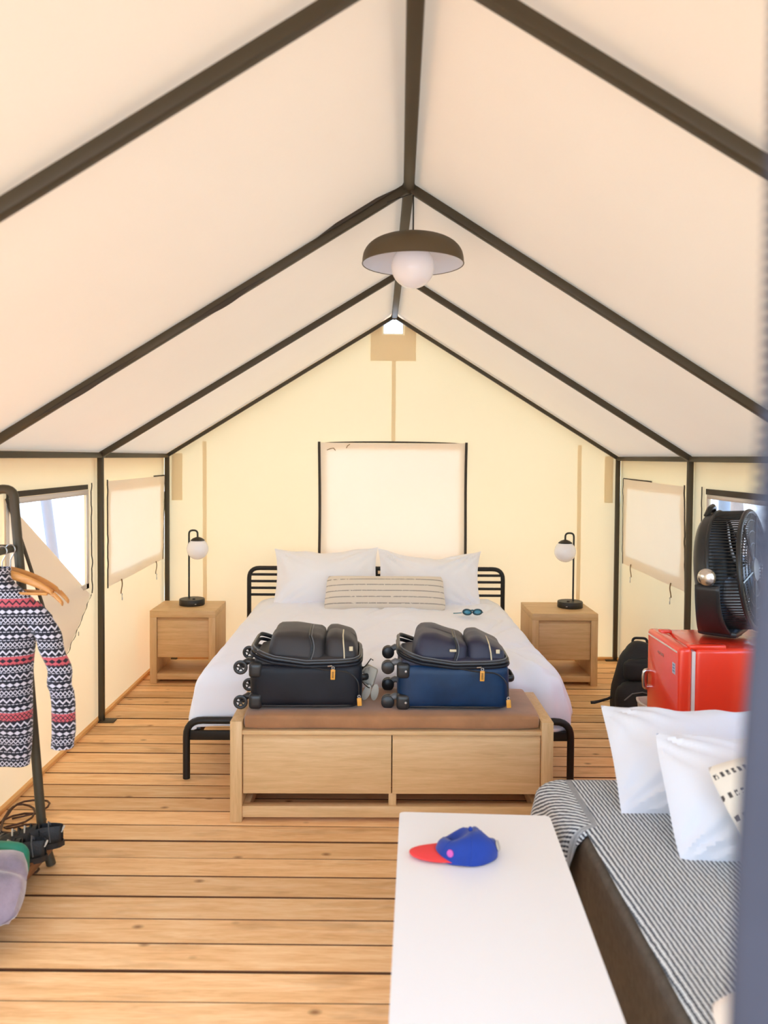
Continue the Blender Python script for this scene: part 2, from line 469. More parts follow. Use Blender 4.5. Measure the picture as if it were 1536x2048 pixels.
def soft_box(sx, sy, sz, r, n=10, seed=0, puff=0.0, wr=0.0, ns=6.0):
    # rounded box centred in x/y with base at z=0; puff bulges faces, wr wrinkles them
    bm = new(); b2 = bmesh.new()
    bmesh.ops.create_cube(b2, size=2)
    bmesh.ops.subdivide_edges(b2, edges=list(b2.edges), cuts=n, use_grid_fill=True)
    for v in b2.verts:
        c = v.co
        x, y, z = c.x*sx/2, c.y*sy/2, c.z*sz/2
        ix = max(-sx/2+r, min(sx/2-r, x)); iy = max(-sy/2+r, min(sy/2-r, y)); iz = max(-sz/2+r, min(sz/2-r, z))
        d = Vector((x-ix, y-iy, z-iz))
        q = Vector((ix, iy, iz))
        if d.length > 1e-9: q = q+d.normalized()*r
        nrm = Vector((c.x**3, c.y**3, c.z**3))
        if nrm.length > 1e-6: nrm.normalize()
        pf = puff*(1-c.x**2*.9)*(1-c.y**2*.9)*(1-c.z**2*.9)*8 if puff else 0
        k = sorted((abs(c.x), abs(c.y), abs(c.z)))
        pf = puff*(1-k[0]**2)*(1-k[1]**2) if puff else 0
        q += nrm*(pf + wr*nz(q.x, q.y, q.z, ns, seed))
        v.co = q+Vector((0, 0, sz/2))
    merge(bm, b2); return bm

def xf(bm, M): bmesh.ops.transform(bm, matrix=M, verts=bm.verts); return bm
T = Matrix.Translation
def R(a, ax): return Matrix.Rotation(a, 4, ax)

# ---------------------------------------------------------------- tent dimensions
XL, XR, XC = -1.73, 1.995, 0.132      # tube centre lines of the side walls, ridge
EAVE, APEX = 1.68, 2.835
YF = [0.26, 1.76, 3.35, 4.92, 6.40]   # frames, front to back
XCF = [.06, .082, .128, .132, .135]   # ridge position at each frame (the ridge is not quite straight)
WL, WR, WB, WF = XL-.035, XR+.035, 6.445, 0.50
def ridge_x(y):
    for (a, b, xa, xb) in zip(YF, YF[1:], XCF, XCF[1:]):
        if y <= b: return xa+(xb-xa)*max(0, (y-a)/(b-a))
    return XCF[-1]
def sagz(y):
    for a, b in zip(YF, YF[1:]):
        if y <= b and y >= a: return sin(pi*(y-a)/(b-a))
    return 0.0

# floor: planks one by one on a dark base
floor = struct(obj('floor', box(-1.9, 2.2, -.6, 6.6, -.16, -.06, 0), 'gap'))
PP = 0.1424; pm = None; ang = radians(-.75)
y = 2.772-24*PP; k = 0
while y < 6.62:
    wdt = PP-.0055
    if pm is None:
        o = obj('plank', box(-1.98, 1.98, -wdt/2, wdt/2, -.034, 0, .002, 1), 'plank', floor); pm = o.data; pm.materials.append(MAT['plankedge'])
        for f in pm.polygons: f.material_index = 1 if f.normal.z < .9 else 0
    else:
        o = bpy.data.objects.new('plank', pm); C.objects.link(o); o.parent = floor
    yy = y+PP/2+.0021*sin(k*2.3)
    o.location = (.13, yy-.015, -.0015*abs(sin(k*1.7))); o.rotation_euler = (0, 0, ang+radians(.10)*sin(k*1.9))
    y += PP; k += 1

# canvas roof: two slopes, billowing slightly between the frames
bm = new()
NY = 72
Y0, Y1 = .24, 6.56
for s in (-1, 1):
    def fn(a, b, s=s):
        yy = Y0+(Y1-Y0)*a
        xr = ridge_x(yy); xe = (XL-.16) if s < 0 else (XR+.16)
        xw = XL if s < 0 else XR
        sl = (APEX-EAVE)/abs(xw-xr)
        x = xr+(xe-xr)*b
        z = APEX-abs(x-xr)*sl+.030
        sg = sagz(yy)
        z += -.012*sg*sin(pi*min(1, b*1.1)) + .006*nz(x, yy, 0, 1.6, 3)*sg
        if b < .02: z += .012
        return Vector((x, yy, z))
    add_sheet(bm, fn, NY, 26)
bmesh.ops.remove_doubles(bm, verts=bm.verts, dist=.001)
ceiling = struct(obj('ceiling', bm, 'roof'))

# unseen rain fly inferred from the awning poles, added and sized for its shade
def fly(a, b):
    yy = -2.6+9.6*a; x = -2.75+5.50*b
    xc = .13
    z = 3.18-abs(x-xc)*.245+.03*nz(x, yy, 0, 1.2, 8)
    return Vector((x, yy, z))
struct(obj('roof_fly', sheet(fly, 30, 24), 'fly'))

# canvas walls with window openings
def grid_wall(name, plane, at, us, vs_, holes, topf=None, m='wall', wob=.006, seed=1):
    def lines(a, b, cuts, step):
        L = sorted(set([a, b]+cuts)); out = []
        for p, q in zip(L, L[1:]):
            n = max(1, round((q-p)/step)); out += [p+(q-p)*i/n for i in range(n)]
        return out+[b]
    U = lines(us[0], us[1], [h[0] for h in holes]+[h[1] for h in holes], .09)
    V = lines(vs_[0], vs_[1], [h[2] for h in holes]+[h[3] for h in holes], .09)
    bm = new(); g = {}
    def P(i, j):
        if (i, j) not in g:
            u, v = U[i], V[j]
            if topf:
                t = topf(u); v = vs_[0]+(v-vs_[0])*(t-vs_[0])/(vs_[1]-vs_[0]) if not holes else min(v, t)
            d = wob*(nz(u, v, 0, 1.3, seed)+.5*nz(u*1.0+v*.6, v*.3, 0, 5, seed+5))
            g[i, j] = bm.verts.new((at+d, u, v) if plane == 'x' else (u, at+d, v))
        return g[i, j]
    for i in range(len(U)-1):
        for j in range(len(V)-1):
            cu, cv = (U[i]+U[i+1])/2, (V[j]+V[j+1])/2
            if any(h[0] < cu < h[1] and h[2] < cv < h[3] for h in holes): continue
            if topf and cv > topf(cu)+.10: continue
            try: bm.faces.new((P(i, j), P(i+1, j), P(i+1, j+1), P(i, j+1)))
            except ValueError: pass
    bmesh.ops.dissolve_degenerate(bm, dist=.0005, edges=bm.edges)
    return struct(obj(name, bm, m))

WZ0, WZ1 = .90, 1.44
wall_left = grid_wall('wall_left', 'x', WL, (.24, WB), (-.03, 1.712), [(3.70, 4.685, WZ0, WZ1), (5.10, 6.27, WZ0, WZ1), (1.9, 3.2, WZ0, WZ1)], seed=1)
wall_right = grid_wall('wall_right', 'x', WR, (.24, WB), (-.03, 1.712), [(3.70, 4.68, WZ0, WZ1), (5.11, 6.23, WZ0, WZ1), (1.9, 3.2, WZ0, WZ1)], seed=2)
def gable(x):
    return APEX+.045-abs(x-XCF[-1])*(APEX-EAVE)/(1.86)
wall_back = grid_wall('wall_back', 'y', WB, (WL, WR), (-.03, APEX+.045), [(-.42, .685, .78, 1.745), (.048, .206, 2.700, APEX+.05)], topf=gable, seed=3)
def gable_f(x):
    return APEX+.045-abs(x-.06)*(APEX-EAVE)/(1.86)
# entrance wall: the camera's doorway, with unseen openings widened to let in more light
wall_front = grid_wall('wall_front', 'y', WF, (WL, WR), (-.03, APEX+.045), [(WL+.05, .262, -.04, 2.30), (.50, WR-.05, -.04, 2.30)], topf=gable_f, seed=4)

# curbs along the canvas foot
for nm, b in (('baseboard_left', (WL-.0, WL+.024, .52, WB)), ('baseboard_right', (WR-.024, WR, .52, WB))):
    struct(obj(nm, box(b[0], b[1], b[2], b[3], 0.0, .022, .003), 'curb'))
struct(obj('baseboard_back', box(WL+.034, WR-.034, WB-.05, WB-.016, 0, .022, .003), wood('curb wood across', ((214, 160, 96), (230, 180, 116), (240, 196, 134)), (1, 11, 11), .6)))

# seam strips and reinforcement patches sewn on the back wall
def strip(parent, name, x0, x1, z0, z1, y, m='seam', n=14, wob=.004, seed=0):
    bm = sheet(lambda a, b: Vector((x0+(x1-x0)*b+wob*nz(0, z0+(z1-z0)*a, 0, 2.5, seed), y, z0+(z1-z0)*a)), n, 2)
    return obj(name, bm, m, parent)
for i, (xs, za, zb) in enumerate(((-1.427, 0, 1.80), (.135, 1.80, 2.48), (1.686, 0, 1.79))):
    strip(wall_back, 'seam_strip', xs-.016, xs+.016, za, zb, WB-.014, seed=i)
bm = sheet(lambda a, b: Vector((-.06+.375*a, WB-.016, 2.475+b*(min(2.76, gable(-.06+.375*a)-.03)-2.475))), 8, 4)
bmesh.ops.delete(bm, geom=[f for f in bm.faces if .048 < f.calc_center_median().x < .206 and f.calc_center_median().z > 2.70], context='FACES')
obj('apex_patch', bm, 'seam', wall_back)
for xa, xb in ((-1.70, -1.612), (1.893, 1.965)):
    strip(wall_back, 'corner_patch', xa, xb, 1.312, 1.70, WB-.016, seed=5)

# ---------------------------------------------------------------- tent frame
tf = thing('tent_frame', 'dark metal tube frame of ridge, rafters, eave rails and posts under the cream canvas', 'frame')
TR = .021
def sect(a, b, w=.038, h=.038, bev=.008):
    # square tube with rounded corners between two points
    a, b = Vector(a), Vector(b); d = b-a; L = d.length
    bm = box(-w/2, w/2, -h/2, h/2, 0, L, bev, 2)
    q = d.to_track_quat('Z', 'Y').to_matrix().to_4x4()
    return xf(bm, T(a) @ q)
for i, yf in enumerate(YF):
    if i == 0: continue
    xr = XCF[i]; ap = APEX-(.03 if i == 1 else 0)
    th = .03 if i == 4 else .038
    for s, xw in ((-1, XL), (1, XR)):
        ye = yf-.055 if (i == 3 and s < 0) else yf
        obj('rafter', sect((xw, ye, EAVE), (xr, yf, ap), th, th), 'frame', tf)
    if i in (3, 4):
        for xw in (XL, XR):
            s = 1 if xw < 0 else -1
            ye = yf-.055 if (i == 3 and s > 0) else yf
            obj('post', sect((xw, ye, 0), (xw, ye, EAVE), .036, .036), 'frame', tf)
            obj('foot_plate', box(xw-.035 if s > 0 else xw-.085, xw+.085 if s > 0 else xw+.035, ye-.035, ye+.035, 0, .007, .001), 'frame', tf)
    obj('corner_fitting', sphere(.030, (xr, yf, ap), 14), 'frame', tf)
for (ya, yb, xa, xb, za, zb) in zip(YF[1:], YF[2:], XCF[1:], XCF[2:], (APEX-.03, APEX, APEX), (APEX, APEX, APEX)):
    obj('ridge_pole', sect((xa, ya, za), (xb, yb, zb), .046, .040), 'frame', tf)
    for xw in (XL, XR):
        obj('eave_rail', sect((xw, ya, EAVE), (xw, yb, EAVE), .034, .034), 'frame', tf)
obj('ridge_pole', sect((XCF[0], .30, APEX-.03), (XCF[1], YF[1], APEX-.03), .046, .040), 'frame', tf)
for xw in (XL, XR):
    obj('eave_rail', sect((xw, .30, EAVE), (xw, YF[1], EAVE), .034, .034), 'frame', tf)
    for yf in (YF[1], YF[2]):
        pass
# front posts (outside the picture, they carry the front frame)
for xw in (XL, XR):
    obj('post', sect((xw, YF[1], 0), (xw, YF[1], EAVE), .036, .036), 'frame', tf)
# loose dark binding hanging along the left rafter of the pendant's frame
def rp(t, i=2, side=-1):
    xw = XL if side < 0 else XR
    return Vector((XCF[i]+(xw-XCF[i])*t, YF[i], APEX+(EAVE-APEX)*t))
for (t0, t1, dz, ph) in ((.33, .50, .030, 0), (.02, .22, .026, .2), (.62, .86, .028, 0)):
    bm = sheet(lambda a, b: rp(t0+(t1-t0)*a)+Vector((0, -.021, (-.012 if ph == 0 else .016)-(b-.2)*dz*sin(pi*a)**1.3*(1 if ph == 0 else -1))), 16, 3)
    solid(obj('rafter_binding', bm, 'zipper', tf), .003)

# ---------------------------------------------------------------- windows
def wall_sheet(side, pts, off, nu=10, nv=8, amp=.0, seed=0):
    # bilinear sheet on a side wall; pts (y,z) bl, br, tr, tl ; off = distance inwards from the canvas
    x0 = WL if side < 0 else WR
    def fn(a, b):
        (ya, za), (yb, zb), (yc, zc), (yd, zd) = pts
        yy = (1-a)*(1-b)*ya+a*(1-b)*yb+a*b*yc+(1-a)*b*yd
        zz = (1-a)*(1-b)*za+a*(1-b)*zb+a*b*zc+(1-a)*b*zd
        d = off+amp*(.5+nz(yy, zz, 0, 3.2, seed))+amp*.6*nz(yy*.5, zz, 0, 9, seed+3)
        return Vector((x0-side*d, yy, zz))
    return sheet(fn, nu, nv)

def wavy_strip(side, y0, z0, y1, z1, w, off, amp=.006, m='zipper', seed=0, freq=40):
    x0 = WL if side < 0 else WR
    d = Vector((y1-y0, z1-z0)); L = d.length; d.normalize(); n_ = Vector((-d.y, d.x))
    def fn(a, b):
        wv = amp*sin(a*L*freq+seed)*(.6+.4*sin(a*L*13+seed))
        p = Vector((y0, z0))+d*(a*L)+n_*((b-.5)*w+wv)
        return Vector((x0-side*(off+.004*(1-abs(2*b-1))+.5*abs(wv)), p.x, p.y))
    return sheet(fn, max(10, int(L*60)), 2)

def toggle(side, yy, zt, win, L=.10):
    x0 = WL if side < 0 else WR
    bm = sheet(lambda a, b: Vector((x0-side*(.022+.004*sin(a*5)), yy+(b-.5)*.014+.004*sin(a*3), zt-L*a)), 8, 1)
    s = solid(obj('strap', bm, 'strap', win), .003)
    bm = new(); x = x0-side*.026
    add_tube(bm, [(x, yy+.003+.007*cos(t*pi/4), zt-L-.006+.007*sin(t*pi/4)) for t in range(8)], .0018, 6, closed=True)
    add_tube(bm, fillet([(x, yy+.002, zt-L-.012), (x, yy+.002, zt-L-.046), (x, yy+.010, zt-L-.046), (x, yy+.010, zt-L-.028)], .006), .0022, 6)
    obj('clip', bm, 'steel', s)

def side_window(n, side, yn, yf_, open_):
    w = bpy.data.objects.new('window_%d' % n, None); C.objects.link(w); struct(w)
    if side < 0: w.location = (0, 0, 0)
    x0 = WL if side < 0 else WR
    obj('pane', wall_sheet(side, ((yn-.02, WZ0-.02), (yf_+.02, WZ0-.02), (yf_+.02, WZ1+.02), (yn-.02, WZ1+.02)), -.006, 6, 5), 'screen', w)
    return w

# left, near the rack: flap half unzipped and folded along its diagonal
w1 = side_window(1, -1, 3.70, 4.685, True)
bm = new(); yA, yB, zA, zB = 3.70, 4.685, WZ0, WZ1
for (p) in (((yA-.03, zB-.0), (yB+.03, zB-.0), (yB+.03, zB+.03), (yA-.03, zB+.03)), ((yB-.004, zA-.03), (yB+.032, zA-.03), (yB+.032, zB), (yB-.004, zB)),
            ((yA-.03, zA-.03), (yB+.03, zA-.03), (yB+.03, zA), (yA-.03, zA)), ((yA-.03, zA), (yA, zA), (yA, zB), (yA-.03, zB))):
    merge(bm, wall_sheet(-1, p, .013, 4, 2))
solid(obj('screen_border', bm, 'border', w1), .002)
obj('velcro_strip', xf(box(0, .006, 3.675, 4.70, 1.473, 1.502, .001), T((WL+.012, 0, 0))), 'zipper', w1)
obj('zipper', wavy_strip(-1, 4.755, 1.51, 4.765, .83, .016, .014, .007, seed=1), 'zipper', w1)
A = Vector((3.66, 1.475)); B = Vector((4.745, .825)); TRc = Vector((4.725, 1.48))
dAB = (B-A).normalized(); prj = A+dAB*(TRc-A).dot(dAB); Cc = prj*2-TRc
# lower-left triangle still covering the opening
bm = sheet(lambda a, b: Vector((WL+.008+.006*b*(1-b), *(A.lerp(B, a)*(1-b)+Vector((3.66, .825)).lerp(B, a)*b))), 14, 10)
flap1 = obj('flap', bm, 'flap', w1)
def fold(a, b):
    p = (A.lerp(B, a))*(1-b)+(A.lerp(Cc, a) if a < 0 else A.lerp(B, a))*b
    # triangle A-B-C parameterised from the fold AB towards C
    q = A.lerp(B, a).lerp(Cc, b)
    lift = .012+.075*b*(1-.3*b)+.012*sin(pi*a)*b
    return Vector((WL+lift, q.x, q.y))
obj('flap_fold', sheet(fold, 18, 14), 'flap', flap1)
bm = sheet(lambda a, b: fold(0, a*.98)+Vector((.004, .026*(b-.5)+.010, .010*(b-.5))), 14, 1)
solid(obj('velcro_edge', bm, 'zipper', flap1), .003)
bm = sheet(lambda a, b: fold(1, a*.98)+Vector((.004+.003*sin(a*34), (b-.5)*.014+.004*sin(a*40), .006*(b-.5))), 40, 1)
solid(obj('zipper_edge', bm, 'zipper', flap1), .003)
# pale triangle hem seen on the fold
bm = tube([fold(1, .55)+Vector((.012, .012, -.01+.012*cos(t*pi/4))) + Vector((0, .005*sin(t*pi/4), 0)) for t in range(8)], .0016, 6, closed=True)
obj('zip_ring', bm, 'steel', flap1)

def closed_window(n, side, yn, yf_, pts, straps, seed):
    w = side_window(n, side, yn, yf_, False)
    obj('flap', wall_sheet(side, pts, .012, 16, 12, .010, seed), 'flap', w)
    (ya, za), (yb, zb), (yc, zc), (yd, zd) = pts
    obj('zipper', wavy_strip(side, ya, za-.005, yd, zd+.01, .026, .018, .004, seed=seed), 'zipper', w)
    obj('zipper', wavy_strip(side, yb, zb, yc, zc, .010, .018, .004, seed=seed+2), 'zipper', w)
    obj('zipper', wavy_strip(side, ya*.5+yb*.5 if side > 0 else ya*.2+yb*.8, zd*.5+zc*.5+.004, yc, zc+.004, .010, .016, .001, seed=seed+3, freq=8), 'zipper', w)
    for yy, zt in straps: toggle(side, yy, zt, w)
    return w
w2 = closed_window(2, -1, 5.10, 6.27, ((5.035, .820), (6.33, .835), (6.39, 1.514), (5.035, 1.512)), ((5.29, .835), (6.12, .845)), 11)
w3 = closed_window(3, 1, 5.11, 6.23, ((5.005, .815), (6.29, .825), (6.31, 1.516), (5.05, 1.500)), ((6.07, .848), (5.24, .836)), 23)
# right, behind the fan: open
w4 = side_window(4, 1, 3.70, 4.68, True)
bm = new(); yB = 4.68
for (p) in (((yA-.03, zB-.0), (yB+.03, zB-.0), (yB+.03, zB+.03), (yA-.03, zB+.03)), ((yB-.004, zA-.03), (yB+.032, zA-.03), (yB+.032, zB), (yB-.004, zB)),
            ((yA-.03, zA-.03), (yB+.03, zA-.03), (yB+.03, zA), (yA-.03, zA)), ((yA-.03, zA), (yA, zA), (yA, zB), (yA-.03, zB))):
    merge(bm, wall_sheet(1, p, .013, 4, 2))
solid(obj('screen_border', bm, 'border', w4), .002)
obj('velcro_strip', xf(box(-.006, 0, 3.675, 4.72, 1.466, 1.500, .001), T((WR-.012, 0, 0))), 'zipper', w4)
obj('zipper', wavy_strip(1, 4.785, 1.51, 4.775, .80, .016, .014, .007, seed=4), 'zipper', w4)
# side windows nearer than the picture shows (their light reaches the sofa and table)
for n, side in ((7, -1), (8, 1)): side_window(n, side, 1.9, 3.2, True)

# back wall centre window, flap closed
w5 = bpy.data.objects.new('window_5', None); C.objects.link(w5); struct(w5)
obj('pane', sheet(lambda a, b: Vector((-.43+1.13*a, WB+.006, .77+.985*b)), 5, 5), 'screen', w5)
def cf(a, b):
    x = -.470+1.205*a; z = .70+1.098*b
    return Vector((x+.006*(b-.5), WB-.016-.010*(nz(x, z, 0, 2.6, 31)+.6*nz(x, z*.6, 0, 7, 33)+.5), z-.006*sin(pi*a)*(b > .97)))
obj('flap', sheet(cf, 24, 20), 'flap', w5)
for xa in (-.478, .740):
    s = 1 if xa > 0 else -1
    bm = sheet(lambda a, b: Vector((xa+(b-.5)*.022+.003*sin(a*5+s)-s*.004*(1-a), WB-.026, .70+1.105*a)), 24, 2)
    obj('zipper', solid_b := bm, 'zipper', w5)
bm = sheet(lambda a, b: Vector((-.44+1.13*a, WB-.020, 1.797+.014*b*sin(pi*a)**.5)), 20, 1); obj('zipper', bm, 'zipper', w5)
for (pts) in (((-.415, 1.735), (-.385, 1.748), (-.36, 1.752), (-.345, 1.732)), ((-.255, 1.752), (-.245, 1.772), (-.225, 1.785))):
    obj('loose_thread', tube([(x, WB-.034, z) for x, z in pts], .0035, 6), 'strap', w5)
# vent hole at the apex
w6 = bpy.data.objects.new('window_6', None); C.objects.link(w6); struct(w6)
obj('pane', sheet(lambda a, b: Vector((.04+.174*a, WB+.005, 2.69+.16*b)), 3, 3), 'vinyl', w6)
obj('stitched_edge', tube([(.048, WB-.006, 2.80), (.048, WB-.006, 2.70), (.206, WB-.006, 2.70), (.206, WB-.006, 2.80)], .003, 6), 'border', w6)

# door edge beside the camera: navy webbing with a coarse zip
de = thing('door_flap', 'navy blue door flap edge with a row of zip teeth, hanging upright beside the entrance', 'door flap', (0, 0, 0))
def edge_x(z):   # inner edge, leaning a little inwards at the bottom
    pts = [(0.0, .200), (1.0, .212), (1.33, .2205), (1.44, .2225), (1.5, .225), (1.59, .2307), (1.653, .2335), (1.684, .236), (1.72, .238), (2.3, .240)]
    for (za, xa), (zb, xb) in zip(pts, pts[1:]):
        if z <= zb: return xa+(xb-xa)*(z-za)/(zb-za)
    return pts[-1][1]
def fl(a, b):
    z = .0+2.28*a; x = edge_x(z)+.004+.11*b
    return Vector((x, .478-.020*sin(b*pi)*(.7+.3*sin(z*3)), z))
solid(obj('tape', sheet(fl, 40, 12), 'navytape', de), .004)
bm = new()
z = 1.62
while z < 2.26:
    x = edge_x(z); add_box(bm, x-.0028, x+.005, .470, .478, z-.0022, z+.0022, .0006, 1); z += .0075
zt = obj('zip_teeth', bm, 'navytape', de); zt['kind'] = 'stuff'

# ---------------------------------------------------------------- bed
bx = 0.02
bed = thing('bed_frame', 'black metal tube bed frame with a slatted headboard under the white bedding', 'bed', (bx, 5.05, 0))
def bl(x, y, z): return (x-bx, y-5.05, z)
r = .0185
obj('foot_rail', tube(fillet([bl(-.983, 4.0, 0), bl(-.983, 4.0, .305), bl(1.022, 4.0, .305), bl(1.022, 4.0, 0)], .085), r, 14), 'black', bed)
obj('end_bar', box(*(lambda a, b: (a[0], b[0], a[1], b[1], a[2], b[2]))(bl(-.965, 3.995, .202), bl(1.005, 4.015, .250)), .003), 'black', bed)
for xs in (-.955, .975):
    obj('side_rail', box(*(lambda a, b: (a[0], b[0], a[1], b[1], a[2], b[2]))(bl(xs-.012, 4.01, .205), bl(xs+.032, 6.19, .25)), .003), 'black', bed)
hb = fillet([bl(-1.02, 6.2, 0), bl(-1.02, 6.2, .785), bl(1.018, 6.2, .785), bl(1.018, 6.2, 0)], .085)
obj('headboard_frame', tube(hb, .0175, 14), 'black', bed)
for z in (.733, .679, .625, .571):
    obj('headboard_bar', tube([bl(-1.015, 6.2, z), bl(1.012, 6.2, z)], .0105, 10), 'black', bed)
obj('headboard_post', tube([bl(0, 6.2, .23), bl(0, 6.2, .785)], .013, 10), 'black', bed)
for k in range(9):
    yy = 4.15+k*.24
    obj('slat', box(*(lambda a, b: (a[0], b[0], a[1], b[1], a[2], b[2]))(bl(-.935, yy, .236), bl(.96, yy+.08, .252)), .003), 'oak', bed)
obj('centre_leg', tube([bl(.02, 5.1, 0), bl(.02, 5.1, .236)], .02, 12), 'black', bed)
obj('corner_gusset', prism([(-.955-bx, .250), (-.915-bx, .250), (-.948-bx, .288)], 1, 4.03-5.05, 4.036-5.05), 'greyplastic', bed)

mt = tag(obj('mattress', xf(soft_box(1.86, 2.08, .255, .06, 10, 2, .006), T((bx, 5.11, .253))), 'linen2'), 'white mattress between the black bed frame and the duvet', 'mattress')

# duvet: one draped cloth, flat on top, falling over both sides and the foot
TOP = .563
def axis_drop(s, flat, r, flare):
    # distance s along the cloth beyond the flat part -> (out, down)
    if s <= 0: return 0.0, 0.0
    q = r*pi/2
    if s < q: t = s/r; return r*sin(t), r*(1-cos(t))
    return r+(s-q)*flare, r+(s-q)*sqrt(1-flare*flare)
def duvet(a, b):
    sx = (a*2-1)*1.172; yb = b*2.36            # cloth coordinates; b=0 at the head
    fx = .86; ox, dx = axis_drop(abs(sx)-fx, 0, .115, .22)
    fy = 1.93; oy, dy = axis_drop(yb-fy, 0, .11, .12)
    x = (min(abs(sx), fx)+ox)*(1 if sx > 0 else -1)
    yy = 6.08-(min(yb, fy)+oy)
    d = (dx**3+dy**3)**(1/3)
    d = min(d, .285)
    side = min(1, d/.12)
    n = nz(x, yy, 0, 2.2, 41)*.013*(1-side*.5)+nz(x, yy, 0, 6, 42)*.006+nz(x+.4*yy, yy*.6, 0, 13, 43)*.0035
    z = TOP+.012*cos(min(1, abs(x)/.9)*pi/2)-d+n*(1-.4*side)
    # long soft creases from the pillows to the right corner, and gathered folds by the right foot corner
    cr = abs(nz((x-.5*yy)*.7, yy*.25+x*.1, 0, 7, 44)); z -= .016*max(0, .22-cr)/.22*(1-side)*(.4+.6*(x > -.2))
    k = exp(-((x-.78)/.33)**2-((yy-4.25)/.32)**2)
    ph = math.atan2(yy-4.75, x-.55)*26+nz(x, yy, 0, 5, 45)*2.0
    g = .020*k*sin(ph)
    z += g*(1-.6*side)
    w = (1 if sx > 0 else -1)
    fold = .012*sin(yy*11+nz(yy, 0, 0, 2, 46)*3)*max(0, (d-.06)/.22)*(dx > 0)
    x += w*fold+ (g*side if dx > 0 else 0)
    foldy = .012*sin(x*13+nz(x, 0, 0, 2, 47)*3)*max(0, (d-.06)/.22)*(dy > 0)
    yy += foldy-(g*side if dy > 0 else 0)
    hem = .014*sin(yy*4.0+1)*(dx > .1)+.012*sin(x*5)*(dy > .1)
    if d > .2: z += hem*(d-.2)/.085
    return Vector((x+bx+(.020*min(1, d/.2) if w > 0 else 0), yy, max(z, .268)))
dv = obj('duvet', sheet(duvet, 170, 170), 'linen'); solid(dv, .02, -1)
tag(dv, 'rumpled white duvet spread over the big bed and hanging down its sides', 'duvet')

# pillows on the bed
def place_pillow(name, bm, m, loc, tilt, rz=0.0, roll=0.0):
    o = obj(name, bm, m)
    o.matrix_world = T(loc) @ R(rz, 'Z') @ R(tilt, 'X') @ R(roll, 'Z')
    return o
o = place_pillow('pillow', pillow_bm(.81, .47, .22, 1, 52, 40, ear=.06, wr=.020, p=2.0, q=.62, droop=.035, rc0=-.02, cr=.012), 'linen2', (-.385, 5.965, .745), radians(68), radians(2), radians(1))
tag(o, 'plump white bed pillow against the left half of the headboard, behind the striped lumbar cushion', 'pillow', 'white pillows at the headboard')
o = place_pillow('pillow', pillow_bm(.81, .47, .21, 2, 52, 40, ear=.07, dent=.30, wr=.028, p=2.0, q=.62, droop=.06, rc0=-.02, cr=.016), 'linen2', (.405, 5.965, .735), radians(68), radians(-3), radians(-1))
tag(o, 'white bed pillow with a dented top against the right half of the headboard', 'pillow', 'white pillows at the headboard')
o = place_pillow('lumbar_cushion', pillow_bm(.90, .27, .13, 3, 44, 20, .004, .025, 3.0, .5), 'lumbar', (.065, 5.72, .672), radians(62))
tag(o, 'long cream lumbar cushion with rows of black dashes, lying before the bed pillows', 'cushion')

# goggles
gg = thing('swim_goggles', 'small teal swimming goggles with blue lenses lying on the white duvet', 'goggles', (.675, 5.40, .587), radians(2))
for s in (-1, 1):
    M_ = T((s*.036, 0, .011)) @ R(radians(62), 'X') @ R(radians(-8*s), 'Y')
    bm = new(); add_tube(bm, [M_ @ Vector((.030*cos(t*pi/10), .018*sin(t*pi/10), 0)) for t in range(20)], .006, 8, closed=True)
    e = obj('eyecup', bm, 'tealdark', gg)
    obj('lens', lathe([(0, .003), (.016, .0025), (.026, 0), (.026, -.003), (0, -.003)], 24, M_, 1, .6), 'lens', e)
obj('nose_bridge', tube([(-.012, -.002, .014), (-.006, -.005, .011), (0, -.006, .010), (.006, -.005, .011), (.012, -.002, .014)], .0032, 8), 'tealdark', gg)
obj('strap', tube([(.066, .0, .010), (.075, .010, .006), (.060, .045, .006), (.010, .060, .012), (-.03, .045, .010), (-.066, .006, .008)], .0035, 6, ry=.006), 'teal', gg)
obj('strap_tail', tube([(-.066, 0, .008), (-.082, -.001, .006), (-.105, -.004, .005), (-.135, -.008, .004)], [.004, .006, .0075, .003], 8, ry=.003), 'teal', gg)
obj('buckle', box(-.078, -.070, -.006, .006, .002, .014, .002), 'gasket', gg)

# ---------------------------------------------------------------- nightstands and lamps
def nightstand(x0, x1, y0, y1, z1, label, tabx):
    cx, cy_ = (x0+x1)/2, (y0+y1)/2; w, d = (x1-x0)/2, (y1-y0)/2
    t = thing('nightstand', label, 'nightstand', (cx, cy_, 0), 0, 'oak nightstands')
    th = .050
    obj('top_panel', box(-w, w, -d, d, z1-th, z1, .002), 'oak', t)
    for s in (-1, 1):
        obj('side_panel', box(min(s*w, s*(w-th)), max(s*w, s*(w-th)), -d, d, 0, z1-th, .002), 'oak_v', t)
    dr = obj('drawer', box(-w+th+.003, w-th-.003, -d+.012, d-.03, .192, z1-th-.024, .002), 'oak', t)
    obj('finger_lip', prism([(-d+.030, z1-th-.024), (-d+.012, z1-th-.0245), (-d+.034, z1-th-.003), (-d+.05, z1-th-.003)], 0, -w+th+.003, w-th-.003), 'oak', dr)
    obj('shelf', box(-w+th, w-th, -d+.006, d-.004, .028, .072, .002), 'oak', t)
    obj('cable_block', box(tabx-.03, tabx+.03, d-.10, d-.07, .168, .192, .002), 'oak_v', t)
    return t
nightstand(-1.665, -1.183, 5.68, 6.08, .540, 'light oak open-shelf nightstand left of the bed by the left canvas wall', -.07)
nightstand(1.150, 1.637, 5.66, 6.12, .536, 'light oak open-shelf nightstand right of the bed near the black backpack', .09)

